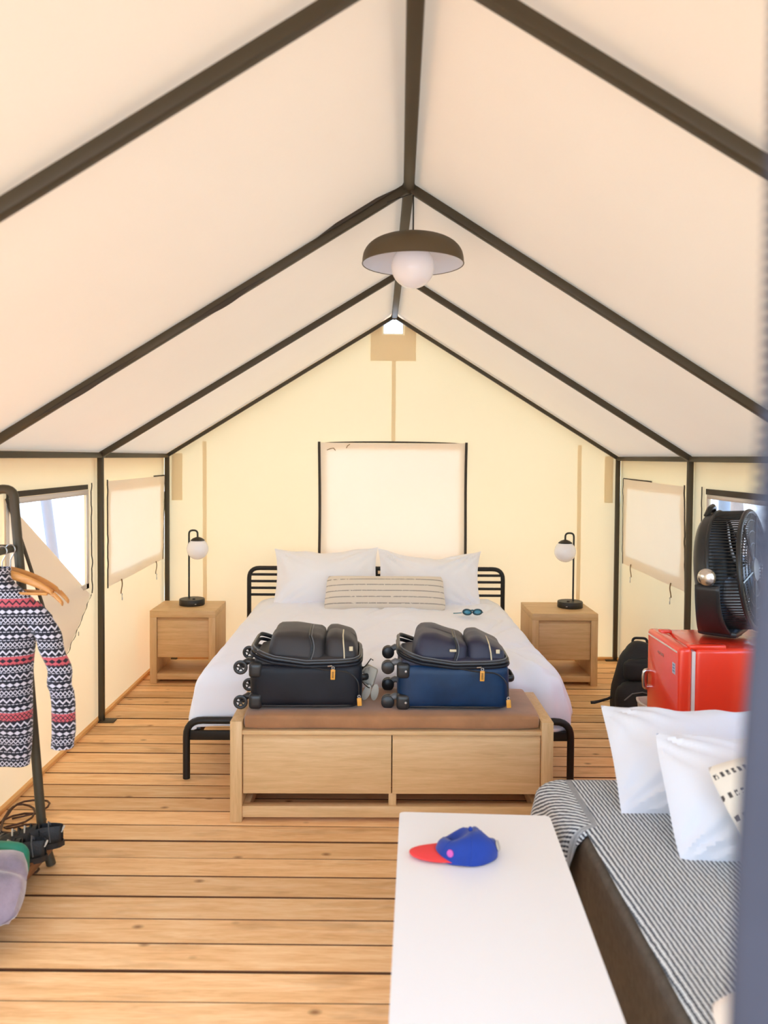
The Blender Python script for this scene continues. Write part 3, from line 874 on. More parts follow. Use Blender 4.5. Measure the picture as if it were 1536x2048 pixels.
def table_lamp(bxx, s, y, z, label):
    # s: side (in x) on which the pole stands
    t = thing('table_lamp', label, 'lamp', (bxx, y, z), 0, 'globe table lamps')
    obj('base', lathe([(0, 0), (.093, 0), (.096, .004), (.096, .042), (.093, .047), (0, .047)], 40), 'lampblack', t)
    px, gx = s*.030, s*-.036
    obj('pole', tube(fillet([(px, .03, .045), (px, .03, .568), (gx, .03, .568), (gx, .03, .508)], .03, 8), .0072, 12), 'lampblack', t)
    obj('cap', lathe([(0, .518), (.012, .517), (.035, .508), (.053, .494), (.0535, .490), (0, .490)], 32, T((gx, .03, 0))), 'lampblack', t)
    obj('globe', sphere(.082, (gx, .03, .425), 36), 'globe', t)
    obj('dimmer_knob', lathe([(0, .047), (.011, .047), (.010, .054), (0, .055)], 16, T((-px*.7, -.03, 0))), 'black', t)
    obj('usb_socket', box(-px*1.6-.006, -px*1.6+.006, -.0965, -.090, .018, .023, .001), 'steel', t)
table_lamp(-1.411, -1, 5.92, .540, 'black arched table lamp with white globe on the left nightstand')
table_lamp(1.492, 1, 5.92, .536, 'black arched table lamp with white globe on the right nightstand')

# pendant
pd = thing('pendant_lamp', 'bronze dome pendant lamp with a white globe hanging from the ridge', 'lamp', (.148, 3.35, 2.40))
def dome(r, h, n=16, z0=0.0, pw=2.6):
    return [(r*(1-(i/n)**pw)**(1/pw) if i < n else 0, z0+h*(i/n)) for i in range(n+1)]
obj('shade', lathe([(0.2175, .108)]+dome(.2175, .120, 20, .110), 56), 'shade', pd)
obj('shade_lining', lathe(dome(.2145, .115, 20, .109), 56), 'shadein', pd)
obj('rim', tube([(.217*cos(2*pi*k/56), .217*sin(2*pi*k/56), .109) for k in range(56)], .0025, 6, closed=True), 'shade', pd)
obj('globe', sphere(.093, (0, 0, .098), 40), 'globe', pd)
obj('cord', tube([(0, 0, .228), (0, 0, .33), (-.001, 0, .415)], .0032, 8), 'black', pd)
obj('tie_cord', tube([(-.003, 0, .408), (-.06, -.010, .385), (-.115, -.02, .362)], .0025, 6), 'black', pd)
obj('lamp_holder', lathe([(0, .19), (.022, .19), (.022, .226), (.012, .236), (0, .238)], 20), 'black', pd)

# ---------------------------------------------------------------- bench with drawers
bc = thing('storage_bench', 'light oak two-drawer bench at the foot of the bed', 'bench', (.077, 3.7425, 0))
w, d = .741, .2325
for s in (-1, 1):
    a, b = sorted((s*w, s*(w-.054)))
    obj('end_panel', box(a, b, -d, d, 0, .468, .002), 'oak_v', bc)
obj('seat_board', box(-w+.054, w-.054, -d+.006, d, .405, .424, .002), 'oak', bc)
for s in (-1, 1):
    a, b = sorted((s*(w-.058), s*.0025))
    dr = obj('drawer', box(a, b, -d+.010, d-.03, .131, .385, .002), 'oak', bc)
    obj('finger_lip', prism([(-d+.030, .385), (-d+.0105, .3845), (-d+.026, .4035), (-d+.05, .4035)], 0, a, b), 'oak', dr)
for (ya, yb) in ((-d+.010, -d+.052), (d-.05, d-.008)):
    obj('bottom_rail', box(-w+.054, w-.054, ya, yb, .020, .072, .002), 'oak', bc)
for s in (-1, 1):
    a, b = sorted((s*(w-.054), s*(w-.084)))
    obj('bottom_rail', box(a, b, -d+.052, d-.05, .020, .072, .002), 'oak_v', bc)
obj('centre_stile', box(-.014, .022, -d+.02, -d+.05, .072, .131, .002), 'oak_v', bc)
cu = obj('seat_cushion', xf(soft_box(1.366, .445, .074, .024, 12, 5, .004, .004, 5), T((.078, 3.744, .4245))), 'leather')
tag(cu, 'brown suede bench cushion lying under the two suitcases', 'cushion')

# ---------------------------------------------------------------- suitcases
def caster(parent, x, y, z, spoked, sd_):
    M_ = T((x, y, z))
    arm = tube([(x+.062, y, z+.018), (x+.035, y, z+.026), (x+.008, y, z+.010), (x, y, z)], [.020, .019, .014, .010], 10, ry=.016)
    c = obj('caster', arm, 'plastic' if spoked else 'greyplastic', parent)
    bm = new(); rr = .031
    for yy in ((-.010,) if spoked else (-.012, .012)):
        if spoked:
            add_tube(bm, [(x+(rr-.005)*cos(t*pi/12), y+yy-.012, z+(rr-.005)*sin(t*pi/12)) for t in range(24)], .0062, 8, closed=True, ry=.008)
            for k in range(5):
                a_ = k*2*pi/5+.4
                add_tube(bm, [(x, y+yy-.012, z), (x+(rr-.006)*cos(a_), y+yy-.012, z+(rr-.006)*sin(a_))], .0036, 6)
            add_lathe(bm, [(0, -.009), (.008, -.009), (.008, .009), (0, .009)], 14, T((x, y+yy-.012, z)) @ R(pi/2, 'X'))
        else:
            add_lathe(bm, [(0, -.009), (.026, -.009), (rr, -.005), (rr, .005), (.026, .009), (0, .009)], 22, T((x, y+yy, z)) @ R(pi/2, 'X'))
    obj('wheel', bm, 'plastic', c)

def zip_pull(parent, x, y, z, L, rot=0.0, marks=True):
    M_ = T((x, y, z)) @ R(rot, 'Y')
    bm = new(); add_tube(bm, [M_ @ Vector((.006*cos(t*pi/5), -.006, .006*sin(t*pi/5))) for t in range(10)], .0022, 6, closed=True)
    rg = obj('zip_ring', bm, 'steel', parent)
    tg = obj('zip_tag', box(-.0105, .0105, -.010, -.005, -.006-L, -.006, .0022, 2, M_), 'tag', parent)
    if marks:
        bm = new()
        for k in range(5): add_box(bm, -.0045, .0045, -.0108, -.0099, -.020-k*.0062, -.0165-k*.0062, .0003, 1, M_)
        obj('lettering', bm, 'ink', tg)

def suitcase(name, label, cx, y0, z0, L, D, hb_, m_front, m_top, spoked, seed, big, small, rz):
    t = thing(name, label, 'suitcase', (cx, y0+D/2, z0), rz)
    body = xf(soft_box(L, D, hb_, .035, 12, seed, .006, .006, 7), T((0, 0, .002)))
    obj('body', body, m_front, t)
    # piping and dark zip bands around the shell
    hx, hy = L/2, D/2
    def rim(z, ex, sag=0.0, lift=0.0):
        P = []
        n = 44
        for k in range(n):
            a_ = 2*pi*k/n; c_, s_ = cos(a_), sin(a_)
            px = (hx+ex)*abs(c_)**.28*(1 if c_ > 0 else -1); py = (hy+ex)*abs(s_)**.28*(1 if s_ > 0 else -1)
            u = px/hx
            P.append((px, py, z+lift*max(0, -u)**2-sag*(1-u*u)))
        return P
    obj('piping', tube(rim(.014, -.004), .005, 6, closed=True), 'plastic', t)
    obj('zip_band', tube(rim(hb_-.002, .001, .010, .045), .009, 8, closed=True), 'suit_black', t)
    obj('lid_edge', tube(rim(hb_+.015, -.001, .012, .052), .008, 8, closed=True), 'plastic', t)
    obj('zipper', tube([p for p in rim(hb_+.026, -.006, .012, .054)], .0032, 6, closed=True), 'greyplastic', t)
    lid = xf(soft_box(L-.025, D-.025, .058, .026, 10, seed+3, .002, .005, 6), T((0, 0, hb_-.026)))
    obj('lid', lid, m_top, t)
    x0, x1, hz = big
    pk = xf(soft_box(x1-x0, D-.050, hz, .030, 12, seed+5, .008, .011, 7), T(((x0+x1)/2, -.006, hb_+.005)))
    for v in pk.verts:   # slope up from the wheel end, rounded shoulder
        u = (v.co.x-x0)/(x1-x0); v.co.z -= max(0, v.co.z-hb_-.03)*.16*max(0, u-.35)/.65*(1 if spoked else 2.6)
        v.co.x += (v.co.z-hb_-.01)*.26*(1-u)
        v.co.y += max(0, v.co.z-hb_)*.30*(v.co.y < 0)
    p1 = obj('large_pocket', pk, m_top, t)
    xs = x0+(x1-x0)*.76
    fy_ = -.006-(D-.050)/2-.011
    for off, rad, mm in ((0, .0042, 'plastic'), (.010, .0026, 'greyplastic')):
        pts = [(xs+off+.012*sin(i/8*pi), fy_+.30*hz*.85*i/8, hb_+.020+hz*.80*i/8) for i in range(9)]+[(xs+off, fy_+.30*hz+.05, hb_+.012+hz*(.97 if spoked else .86)), (xs+off, .02, hb_+.014+hz*(.98 if spoked else .88))]
        obj('pocket_zip', tube(pts, rad, 6), mm, p1)
    if not spoked: obj('zip_slider', box(xs-.022, xs+.010, fy_+.006, fy_+.014, hb_+.058, hb_+.070, .003), 'goldline', p1)
    x0, x1, hz = small
    pk = xf(soft_box(x1-x0, D-.060, hz, .024, 10, seed+7, .007, .008, 9), T(((x0+x1)/2, -.004, hb_+.005)))
    for v in pk.verts:
        u = (v.co.x-x0)/(x1-x0); v.co.z -= max(0, v.co.z-hb_-.02)*(.22 if spoked else .55)*max(0, u-.35)/.65
        v.co.x -= max(0, v.co.z-hb_-.02)*.15*u
        v.co.y += max(0, v.co.z-hb_)*.30*(v.co.y < 0)
    p2 = obj('small_pocket', pk, m_top, t)
    xs = x0+(x1-x0)*.60
    fy_ = -.004-(D-.060)/2-.009
    sl_ = 1-(.22 if spoked else .55)*.38
    obj('trim_line', tube([(xs, fy_, hb_+.022), (xs-.002, fy_+.30*hz*.4, hb_+.01+hz*.42), (xs-.006, fy_+.30*hz*.8+.004, hb_+.01+hz*.82*sl_), (xs-.008, fy_+.30*hz+.03, hb_+.012+hz*.98*sl_), (xs-.008, .0, hb_+.013+hz*sl_)], .0034, 6), 'goldline', p2)
    obj('badge', box(xs+.022, xs+.040, fy_+.30*hz*.45-.006, fy_+.30*hz*.45+.002, hb_+.01+hz*.38, hb_+.01+hz*.56, .002), 'goldline', p2)
    for yy in (-hy+.045, hy-.045):
        for zz in (.022, hb_-.030):
            caster(t, -hx-.048, yy, zz+(.008 if zz > .1 else .004), spoked, seed)
    # corner guards at the wheel end
    for zz in (.0, hb_-.065):
        g = xf(soft_box(.062, .05, .072, .016, 5), T((-hx+.024, -hy+.016, zz)))
        gd = obj('corner_guard', g, 'plastic', t)
        if not spoked:
            obj('rivet', lathe([(0, 0), (.0065, 0), (.005, .003), (0, .0035)], 14, T((-hx+.036, -hy-.009, zz+.036)) @ R(pi/2, 'X')), 'steel', gd)
    # curved seam and front piping on the long side
    obj('side_seam', tube(fillet([(hx*.08, -hy-.006, hb_-.012), (hx*.35, -hy-.008, hb_-.026), (hx*.78, -hy-.006, hb_-.034), (hx*.96, -hy-.002, hb_-.08), (hx*.98, -hy-.001, .02)], .03), .0035, 6), 'plastic', t)
    zip_pull(t, hx*.50, -hy-.012, hb_-.014, .048, .03)
    obj('slider', tube([(hx*.40, -hy-.016, hb_-.006), (hx*.48, -hy-.016, hb_-.004)], .003, 6), 'steel', t)
    zip_pull(t, hx*.97, -hy-.004, .062, .038, -.08, False)
    # carry handle at the far end
    obj('carry_handle', tube(fillet([(hx-.004, -.07, hb_*.55), (hx+.036, -.06, hb_*.55), (hx+.036, .06, hb_*.55), (hx-.004, .07, hb_*.55)], .03), .008, 8, ry=.016), 'plastic', t)
    return t
s1 = suitcase('suitcase', 'black soft suitcase with spoked wheels and grey tags, lying left on the bench', -.330, 3.585, .502, .515, .37, .212, 'suit_black', 'suit_brown', True, 51, (-.190, .080, .128), (.092, .238, .116), radians(1.0))
s2 = suitcase('suitcase', 'blue soft suitcase with grey corner guards, lying right on the bench', .368, 3.575, .502, .520, .37, .212, 'suit_navy', 'suit_navy2', False, 61, (-.190, .062, .124), (.070, .246, .104), radians(-1.0))
# luggage tags on the black suitcase
tg = obj('luggage_tag', box(-.034, .034, -.006, .006, -.05, .045, .010, 3, T((.300, -.055, .125)) @ R(radians(-30), 'Z') @ R(radians(18), 'Y')), 'greytag', s1)
obj('tag_strap', tube([(.255, -.06, .13), (.275, -.08, .165), (.300, -.07, .172), (.296, -.058, .15)], .006, 8, ry=.003), 'greytag', s1)
obj('tag_loop', tube([(.262, -.07, .155), (.285, -.095, .185), (.305, -.10, .215), (.315, -.09, .205)], .0028, 6), 'black', s1)
for k, (a_, b_) in enumerate(((.285, -.35), (.325, -.15))):
    bm = lathe([(0, -.003), (.028, -.002), (.030, 0), (.028, .002), (0, .003)], 20, T((a_, -.075, .045)) @ R(-b_*1.0, 'Y') @ R(pi/2+.25, 'X'), .62, 1.5)
    obj('leaf_charm', bm, 'greytag', s1)
obj('tag_loop', tube([(.262, -.08, .10), (.275, -.095, .09), (.290, -.09, .075), (.30, -.085, .07)], .0026, 6), 'black', s1)

# ---------------------------------------------------------------- fridge
fr = thing('mini_fridge', 'bright red retro mini fridge with chrome handle, by the right wall under the fan', 'fridge', (1.71, 3.815, 0))
obj('body', box(-.205, .27, -.215, .215, .02, .79, .022, 4), 'red', fr)
dr = obj('door', box(-.285, -.222, -.217, .217, .035, .795, .020, 4), 'red', fr)
obj('gasket', box(-.222, -.204, -.208, .208, .05, .775, .002), 'gasket', fr)
obj('trim_line', tube([(-.2858, -.190, .768), (-.2858, .200, .768)], .0042, 8), 'gasket', dr)
hd = new()
add_tube(hd, fillet([(-.284, .185, .575), (-.304, .185, .575), (-.309, .185, .535), (-.304, .185, .49), (-.284, .185, .49)], .012), .009, 10, ry=.014)
obj('handle', hd, 'chrome', dr, label='chrome latch handle')
bm = new()
for k in range(6):
    add_box(bm, -.2875, -.285, .03+k*.014-.05, .0335+k*.014-.05, .700+(.004 if k % 2 else 0), .716, .0005, 1)
obj('nameplate', bm, 'chrome', dr)
st = obj('sticker', box(-.2862, -.2845, -.172, -.135, .655, .708, .0003, 1), 'sticker', dr)
bm = new()
for k in range(3): add_box(bm, -.2868, -.2860, -.166, -.141, .665+k*.014, .673+k*.014, 0)
obj('sticker_print', bm, mat('sticker ink', (110, 140, 176), .6), st)
obj('hinge_cover', box(-.235, -.06, -.212, -.160, .785, .806, .008, 3), 'red', fr)
obj('rear_hinge', box(-.25, -.19, .12, .16, .786, .803, .005, 2), 'red', fr)
for sx_ in (-.17, .23):
    for sy_ in (-.17, .17): obj('foot', lathe([(0, 0), (.02, 0), (.016, .03), (0, .03)], 12, T((sx_, sy_, 0))), 'plastic', fr)

# ---------------------------------------------------------------- fan on the fridge
FZ = .812
ph = radians(38)
fan = thing('floor_fan', 'big black round fan tilted on a curved stand, standing on the red fridge', 'fan', (1.755, 3.872, FZ-.005), 0)
# local frame: X = air direction a, Y = pivot axis p
fa = bpy.data.objects.new('tmp', None)
MF = T((0, 0, .318)) @ R(-ph, 'Z')          # local x -> (cos,-sin), local y -> (sin,cos)
tilt = R(radians(-6), 'Y')
RR = .292
MC = MF @ tilt
# slotted rim: rings and ribs
bm = new()
for (xx, rr, tr) in ((-.005, RR, .010), (.135, RR*.985, .012)):
    add_tube(bm, [MC @ Vector((xx, rr*cos(2*pi*k/64), rr*sin(2*pi*k/64))) for k in range(64)], tr, 8, closed=True)
rim_o = obj('rim', bm, 'plastic', fan)
bm = new(); NR = 110
for k in range(NR):
    a_ = 2*pi*k/NR
    p0 = MC @ Vector((-.005, RR*cos(a_), RR*sin(a_))); p1 = MC @ Vector((.135, RR*.985*cos(a_), RR*.985*sin(a_)))
    add_tube(bm, [p0, p1], .0036, 4)
o = obj('rim_ribs', bm, 'plastic', fan); o['kind'] = 'stuff'
# rear shell
prof = [(RR*.99, .0), (RR*1.0, -.020), (RR*.985, -.050), (RR*.88, -.078), (RR*.6, -.095), (.10, -.102), (.09, -.108), (0, -.108)]
obj('rear_shell', lathe([(r_, z_) for r_, z_ in prof], 56, MC @ R(pi/2, 'Y')), 'plastic', fan)
# front grille: hub, spokes, rings
bm = new()
add_lathe(bm, [(0, .150), (.055, .148), (.062, .140), (.062, .13), (0, .13)], 32, MC @ R(pi/2, 'Y'))
hub = obj('grille_hub', bm, 'greyplastic', fan)
for k in range(6):
    a_ = 2*pi*k/6+.12
    obj('grille_spoke', tube([MC @ Vector((.140, .05*cos(a_), .05*sin(a_))), MC @ Vector((.144, RR*.96*cos(a_), RR*.96*sin(a_)))], .006, 6), 'plastic', fan)
bm = new()
for k in range(84):
    a_ = 2*pi*k/84
    add_tube(bm, [MC @ Vector((.138, .06*cos(a_), .06*sin(a_))), MC @ Vector((.140, RR*.6*cos(a_+.12), RR*.6*sin(a_+.12))), MC @ Vector((.138, RR*.96*cos(a_+.2), RR*.96*sin(a_+.2)))], .0020, 4)
for rr in (.13, .19, .245):
    add_tube(bm, [MC @ Vector((.140, rr*cos(2*pi*k/48), rr*sin(2*pi*k/48))) for k in range(48)], .003, 6, closed=True)
o = obj('grille_wires', bm, 'plastic', fan); o['kind'] = 'stuff'
for k in range(3):
    a0 = 2*pi*k/3
    def bld(a, b, a0=a0):
        rr = .05+(RR*.84-.05)*a; an = a0+(b-.5)*1.5*(.6+.4*sin(a*pi))
        return MC @ Vector((.06+(b-.5)*.07*(1-.3*a), rr*cos(an), rr*sin(an)))
    solid(obj('blade', sheet(bld, 8, 8), 'greyplastic', fan), .003)
# yoke stand
def yoke(a, b):
    an = pi*(1.02-.0*a)+a*pi*.96+.06
    rr = .318
    ww = .085+.05*sin(a*pi)**3
    v = Vector(((b-.5)*ww*1.3-.01*sin(a*pi), rr*cos(an), max(-.318, rr*sin(an)*1.01)))
    return MF @ v
yk = solid(obj('yoke_stand', sheet(yoke, 40, 6), 'plastic', fan), .016, 0)
ft = new()
merge(ft, soft_box(.19, .27, .040, .018, 6), MF @ T((.0, 0, -.318)))
obj('stand_foot', ft, 'plastic', fan)
for s in (-1, 1):
    kb = obj('pivot_knob', lathe([(0, .0), (.040, 0), (.042, .008), (.036, .020), (.022, .026), (0, .028)], 28, MF @ T((0, s*.322, 0)) @ R(-s*pi/2, 'X')), 'chrome', fan, label='silver pivot knob')
    obj('pivot_boss', lathe([(0, -.035), (.030, -.035), (.036, -.01), (.036, 0), (0, 0)], 24, MF @ T((0, s*.318, 0)) @ R(-s*pi/2, 'X')), 'plastic', fan)
obj('carry_grip', tube([MC @ Vector((-.05, -.06, .275)), MC @ Vector((-.035, -.04, .312)), MC @ Vector((-.03, .0, .322)), MC @ Vector((-.035, .04, .312)), MC @ Vector((-.05, .06, .275))], .014, 8), 'plastic', fan)
bpy.data.objects.remove(fa)

# ---------------------------------------------------------------- backpack, bin, blue bag
bp = thing('backpack', 'black quilted backpack standing on the floor between nightstand and red fridge', 'backpack', (1.655, 4.86, 0), radians(-8))
b = soft_box(.30, .24, .50, .10, 12, 71, .02, .020, 6)
for v in b.verts:
    u = v.co.z/.5; v.co.x *= 1-.22*max(0, u-.45)/.55; v.co.y *= 1-.3*max(0, u-.4)/.6; v.co.x += .03*u
obj('main_body', b, 'bag', bp)
b = soft_box(.25, .12, .27, .05, 8, 72, .015, .012, 8); obj('front_pocket', xf(b, T((-.01, -.12, .02))), 'bag', bp)
b = soft_box(.20, .08, .13, .035, 8, 73, .012, .010, 9); obj('upper_pocket', xf(b, T((.01, -.10, .30))), 'bag', bp)
obj('top_handle', tube(fillet([(-.02, .04, .485), (-.02, .05, .535), (.07, .05, .535), (.07, .04, .485)], .03), .008, 8), 'bag', bp)
obj('zip', tube([(-.105, -.185, .20), (-.06, -.192, .245), (.0, -.194, .258), (.06, -.192, .245), (.095, -.185, .20)], .004, 6), 'greyplastic', bp)
obj('shoulder_strap', tube([(-.12, .0, .18), (-.18, -.02, .155), (-.235, -.03, .14), (-.262, -.03, .132), (-.285, -.03, .130)], [.009, .008, .009, .016, .013], 8, ry=.009), 'bag', bp)
obj('shoulder_strap', tube([(.10, .08, .46), (.155, .09, .40), (.17, .10, .25), (.14, .10, .08)], .018, 8, ry=.008), 'baggrey', bp)
obj('buckle_ring', tube([(.085+.028*cos(t*pi/8), -.190+.005*sin(t*pi/8), .13+.020*sin(t*pi/8)) for t in range(8, 17)], .003, 6), 'greyplastic', bp)

bn = thing('waste_bin', 'small white woven waste bin on the floor beside the red fridge', 'bin', (1.605, 4.33, 0))
prof = [(0, 0), (.088, 0), (.094, .01), (.112, .285), (.116, .300), (.110, .307), (.104, .30), (.088, .02), (0, .018)]
def sq(bm):
    for v in bm.verts:
        r_ = Vector((v.co.x, v.co.y)); 
        if r_.length > 1e-5:
            m_ = max(abs(r_.x), abs(r_.y))/r_.length; k = 1/(m_**.55); v.co.x *= k*1.0; v.co.y *= k*.85
    return bm
obj('shell', sq(lathe(prof, 40)), 'bin', bn)
obj('rim', sq(tube([(.113*cos(2*pi*k/40), .113*sin(2*pi*k/40), .303) for k in range(40)], .007, 8, closed=True)), 'bin', bn)

bb = thing('day_bag', 'blue bag with purple piping on the floor behind the striped sofa', 'bag', (1.10, 3.30, 0), radians(6))
obj('main_body', soft_box(.24, .17, .20, .07, 10, 81, .012, .006, 8), 'bagblue', bb)
obj('piping', tube([( .121*cos(t*pi/16), -.072, .10+.098*sin(t*pi/16)) for t in range(32)], .008, 8, closed=True), 'bagpurple', bb)
obj('side_panel', xf(soft_box(.10, .03, .13, .012, 6, 82, .004), T((.03, -.085, .025))), 'baggrey', bb)
obj('handle', tube(fillet([(-.05, 0, .19), (-.05, 0, .225), (.05, 0, .225), (.05, 0, .19)], .025), .007, 8), 'bagpurple', bb)

# ---------------------------------------------------------------- low white table and cap
ty = radians(-3.0)
tb = thing('low_table', 'long white low table beside the sofa, a blue cap on its top', 'table', (.312, 2.03, 0), ty)
bm = new()
poly = []
for (sx_, sy_) in ((1, 1), (-1, 1), (-1, -1), (1, -1)):
    for k in range(7):
        a_ = {(1, 1): 0, (-1, 1): pi/2, (-1, -1): pi, (1, -1): 1.5*pi}[(sx_, sy_)]+k*pi/12
        poly.append((sx_*(.258-.018)+.018*cos(a_), sy_*(.61-.018)+.018*sin(a_)))
obj('tabletop', prism(poly, 2, .405, .45, .004), 'white', tb)
for sx_ in (-.235, .185):
    for sy_ in (-.58, .53): obj('leg', box(sx_, sx_+.05, sy_, sy_+.05, 0, .405, .003), 'white', tb)
for s in (-1, 1):
    a, b = sorted((s*.235, s*.215)); obj('apron', box(a, b, -.53, .53, .34, .405, .002), 'white', tb)

cp = thing('baseball_cap', 'crumpled blue cap with a coral red brim lying on the white table', 'cap', (.285, 2.365, .45), radians(4))
def crown(a, b):
    an = a*2*pi; e = b*pi/2
    rx, ry_ = .098, .078
    k = cos(e)**.75
    x, y_ = rx*cos(an)*k, ry_*sin(an)*k
    z = .080*sin(e)**.85+.002
    z -= .050*exp(-((x+.040)/.032)**2-((y_-.016)/.036)**2)    # dent
    z -= .030*exp(-((x-.060)/.026)**2-((y_-.03)/.05)**2)+.014*exp(-((x-.01)/.012)**2-((y_-.05)/.03)**2)
    z += .006*nz(x, y_, 0, 22, 91)
    x += .010*sin(e)
    return Vector((x, y_, max(z, .002)))
bm = sheet(crown, 48, 16); bmesh.ops.remove_doubles(bm, verts=bm.verts, dist=.0006)
obj('crown', bm, 'capblue', cp)
def brim(a, b):
    an = pi/2+a*pi
    x0, y0 = .098*cos(an)*.95, .076*sin(an)*.95
    ext = .085*max(0, -cos(an))**.75
    return Vector((x0-ext*b, y0*(1-.10*b), .006+.014*(1-(y0/.076)**2)*(1-.4*b)))
solid(obj('brim', sheet(brim, 24, 8), 'capred', cp), .004)
for k in range(6):
    an = k*pi/3+.5
    obj('crown_seam', tube([Vector(crown(an/(2*pi), j/8))+Vector((0, 0, .0008)) for j in range(0, 8)], .0013, 5), 'capblue', cp)
obj('button', sphere(.008, (.012, 0, .079), 12), 'capblue', cp)
def patch(an, e, r_, m, nm):
    c = Vector(crown(an/(2*pi), e)); n_ = Vector((cos(an)*cos(e*pi/2), sin(an)*cos(e*pi/2)*1.2, sin(e*pi/2)*.9)).normalized()
    obj(nm, lathe([(0, .003), (r_*.9, .0025), (r_, 0), (0, -.002)], 16, T(c+n_*.002) @ n_.to_track_quat('Z', 'Y').to_matrix().to_4x4()), m, cp)
patch(radians(228), .22, .011, 'cappink', 'pink_patch')
patch(radians(342), .25, .017, 'greytag', 'strap_buckle')

# ---------------------------------------------------------------- sofa
so = thing('sofa', 'low dark tweed sofa along the right wall under a striped cover', 'sofa', (1.2, 1.9, 0))
def sl(x, y, z): return (x-1.2, y-1.9, z)
def slb(a, b, bev, seg=3): a, b = sl(*a), sl(*b); return box(a[0], b[0], a[1], b[1], a[2], b[2], bev, seg)
obj('base', slb((.685, .85, .07), (1.93, 2.985, .435), .03, 4), 'sofabody', so)
obj('backrest', slb((1.69, .85, .40), (1.93, 2.985, .80), .05, 4), 'sofabody', so)
for x_ in (.74, 1.86):
    for y_ in (.92, 2.90): obj('leg', xf(lathe([(0, 0), (.02, 0), (.026, .075), (0, .075)], 14), T(sl(x_, y_, 0))), 'rackwood', so)
# striped cover, falling over the far end and the far part of the front
def cov_s(a, b):
    yt = .88+b*2.35
    hang = max(0.0, min(1.0, (yt-2.505)/.07)); hang = hang*hang*(3-2*hang)
    reach = .035+.30*hang
    return (-reach+a/.25*reach if a < .25 else (a-.25)/.75*.96), hang
def cov(a, b):
    s, hang = cov_s(a, b)           # across: negative = hanging down the front
    t = b*2.35                      # along: from near end to far end and down
    oy, dy = axis_drop(t-2.01, 0, .085, .10)
    yy = .88+min(t, 2.01)+oy
    ox, dx = axis_drop(-s, 0, .055+.03*hang, .16)
    x = .735-ox+max(0, s) - .018*hang*min(1, max(0, -s)/.1)
    d = (dx**3+dy**3)**(1/3)
    z = .452-min(d, .30)+.004*nz(x, yy, 0, 3, 95)
    x -= .012*sin(yy*24)*hang*min(1, dx/.2)
    return Vector((x, yy, z))
def cuv(a, b):
    s, hang = cov_s(a, b); t = b*2.35
    return (s+.06*t, t) if s > -.004 or hang < .3 else (.55*t+.85*s, t)
bm = sheet(cov, 66, 110, cuv)
bmesh.ops.remove_doubles(bm, verts=bm.verts, dist=.0004)
cv = obj('sofa_cover', bm, 'stripe'); solid(cv, .006, 1)
tag(cv, 'white and slate striped woven cover spread over the dark sofa seat', 'sofa cover')

# cushions on the sofa
o = place_pillow('pillow', pillow_bm(.74, .43, .22, 5, 52, 40, ear=.03, wr=.020, p=2.0, q=.58, droop=.02, rc0=.01, cr=.012), 'linen3', (1.225, 2.79, .585), radians(40), radians(2), radians(-2))
tag(o, 'plump white pillow at the far end of the striped sofa, below the red fridge', 'pillow', 'white pillows on the sofa')
o = place_pillow('pillow', pillow_bm(.68, .43, .23, 6, 52, 40, ear=.02, wr=.020, p=2.0, q=.55, droop=.02, rc0=.04, cr=.012), 'linen3', (1.275, 2.47, .585), radians(46), radians(3), radians(-3))
tag(o, 'plump white pillow on the striped sofa, right behind the dashed cream cushion', 'pillow', 'white pillows on the sofa')
o = place_pillow('lumbar_cushion', pillow_bm(.62, .36, .13, 7, 40, 24, .004, .03, 3.0, .5), 'lumbar2', (1.345, 2.275, .665), radians(46), radians(0), radians(14))
tag(o, 'cream cushion with rows of dark dashes leaning on the sofa pillows', 'cushion')
o = place_pillow('fleece_cushion', pillow_bm(.44, .34, .20, 8, ear=-.10, wr=.008, p=2.0, q=.5), 'cream', (.90, 1.385, .555), radians(20), radians(14))
tag(o, 'cream fleece cushion on the near end of the sofa beside the doorway', 'cushion')

# ---------------------------------------------------------------- clothes rack, left
RX, RY = -1.50, 3.14
rk = thing('clothes_rack', 'dark tube clothes rack with wooden shoe shelf along the left wall', 'clothes rack', (RX, 2.45, 0))
def rl(x, y, z): return Vector((x-RX, y-2.45, z))
for yy in (1.78, RY):
    obj('end_frame', tube(fillet([rl(-1.325, yy, 0), rl(-1.360, yy, .12), rl(-1.468, yy, 1.54), rl(-1.545, yy, 1.54), rl(-1.665, yy, 0)], .035, 5), .0185, 12), 'frame', rk)
    obj('cross_bar', tube([rl(-1.452, yy, 1.30), rl(-1.56, yy, 1.30)], .016, 10), 'frame', rk)
obj('hanging_rail', tube([rl(-1.460, 1.78, 1.302), rl(-1.460, RY, 1.302)], .014, 12), 'frame', rk)
obj('shelf', box(*(lambda a, b: (a[0], b[0], a[1], b[1], a[2], b[2]))(rl(-1.650, 1.74, .070), rl(-1.335, RY+.02, .098)), .004), 'rackwood', rk)
obj('shelf_rail', box(*(lambda a, b: (a[0], b[0], a[1], b[1], a[2], b[2]))(rl(-1.348, 1.74, .060), rl(-1.316, RY+.03, .106)), .006), 'rackwood', rk)

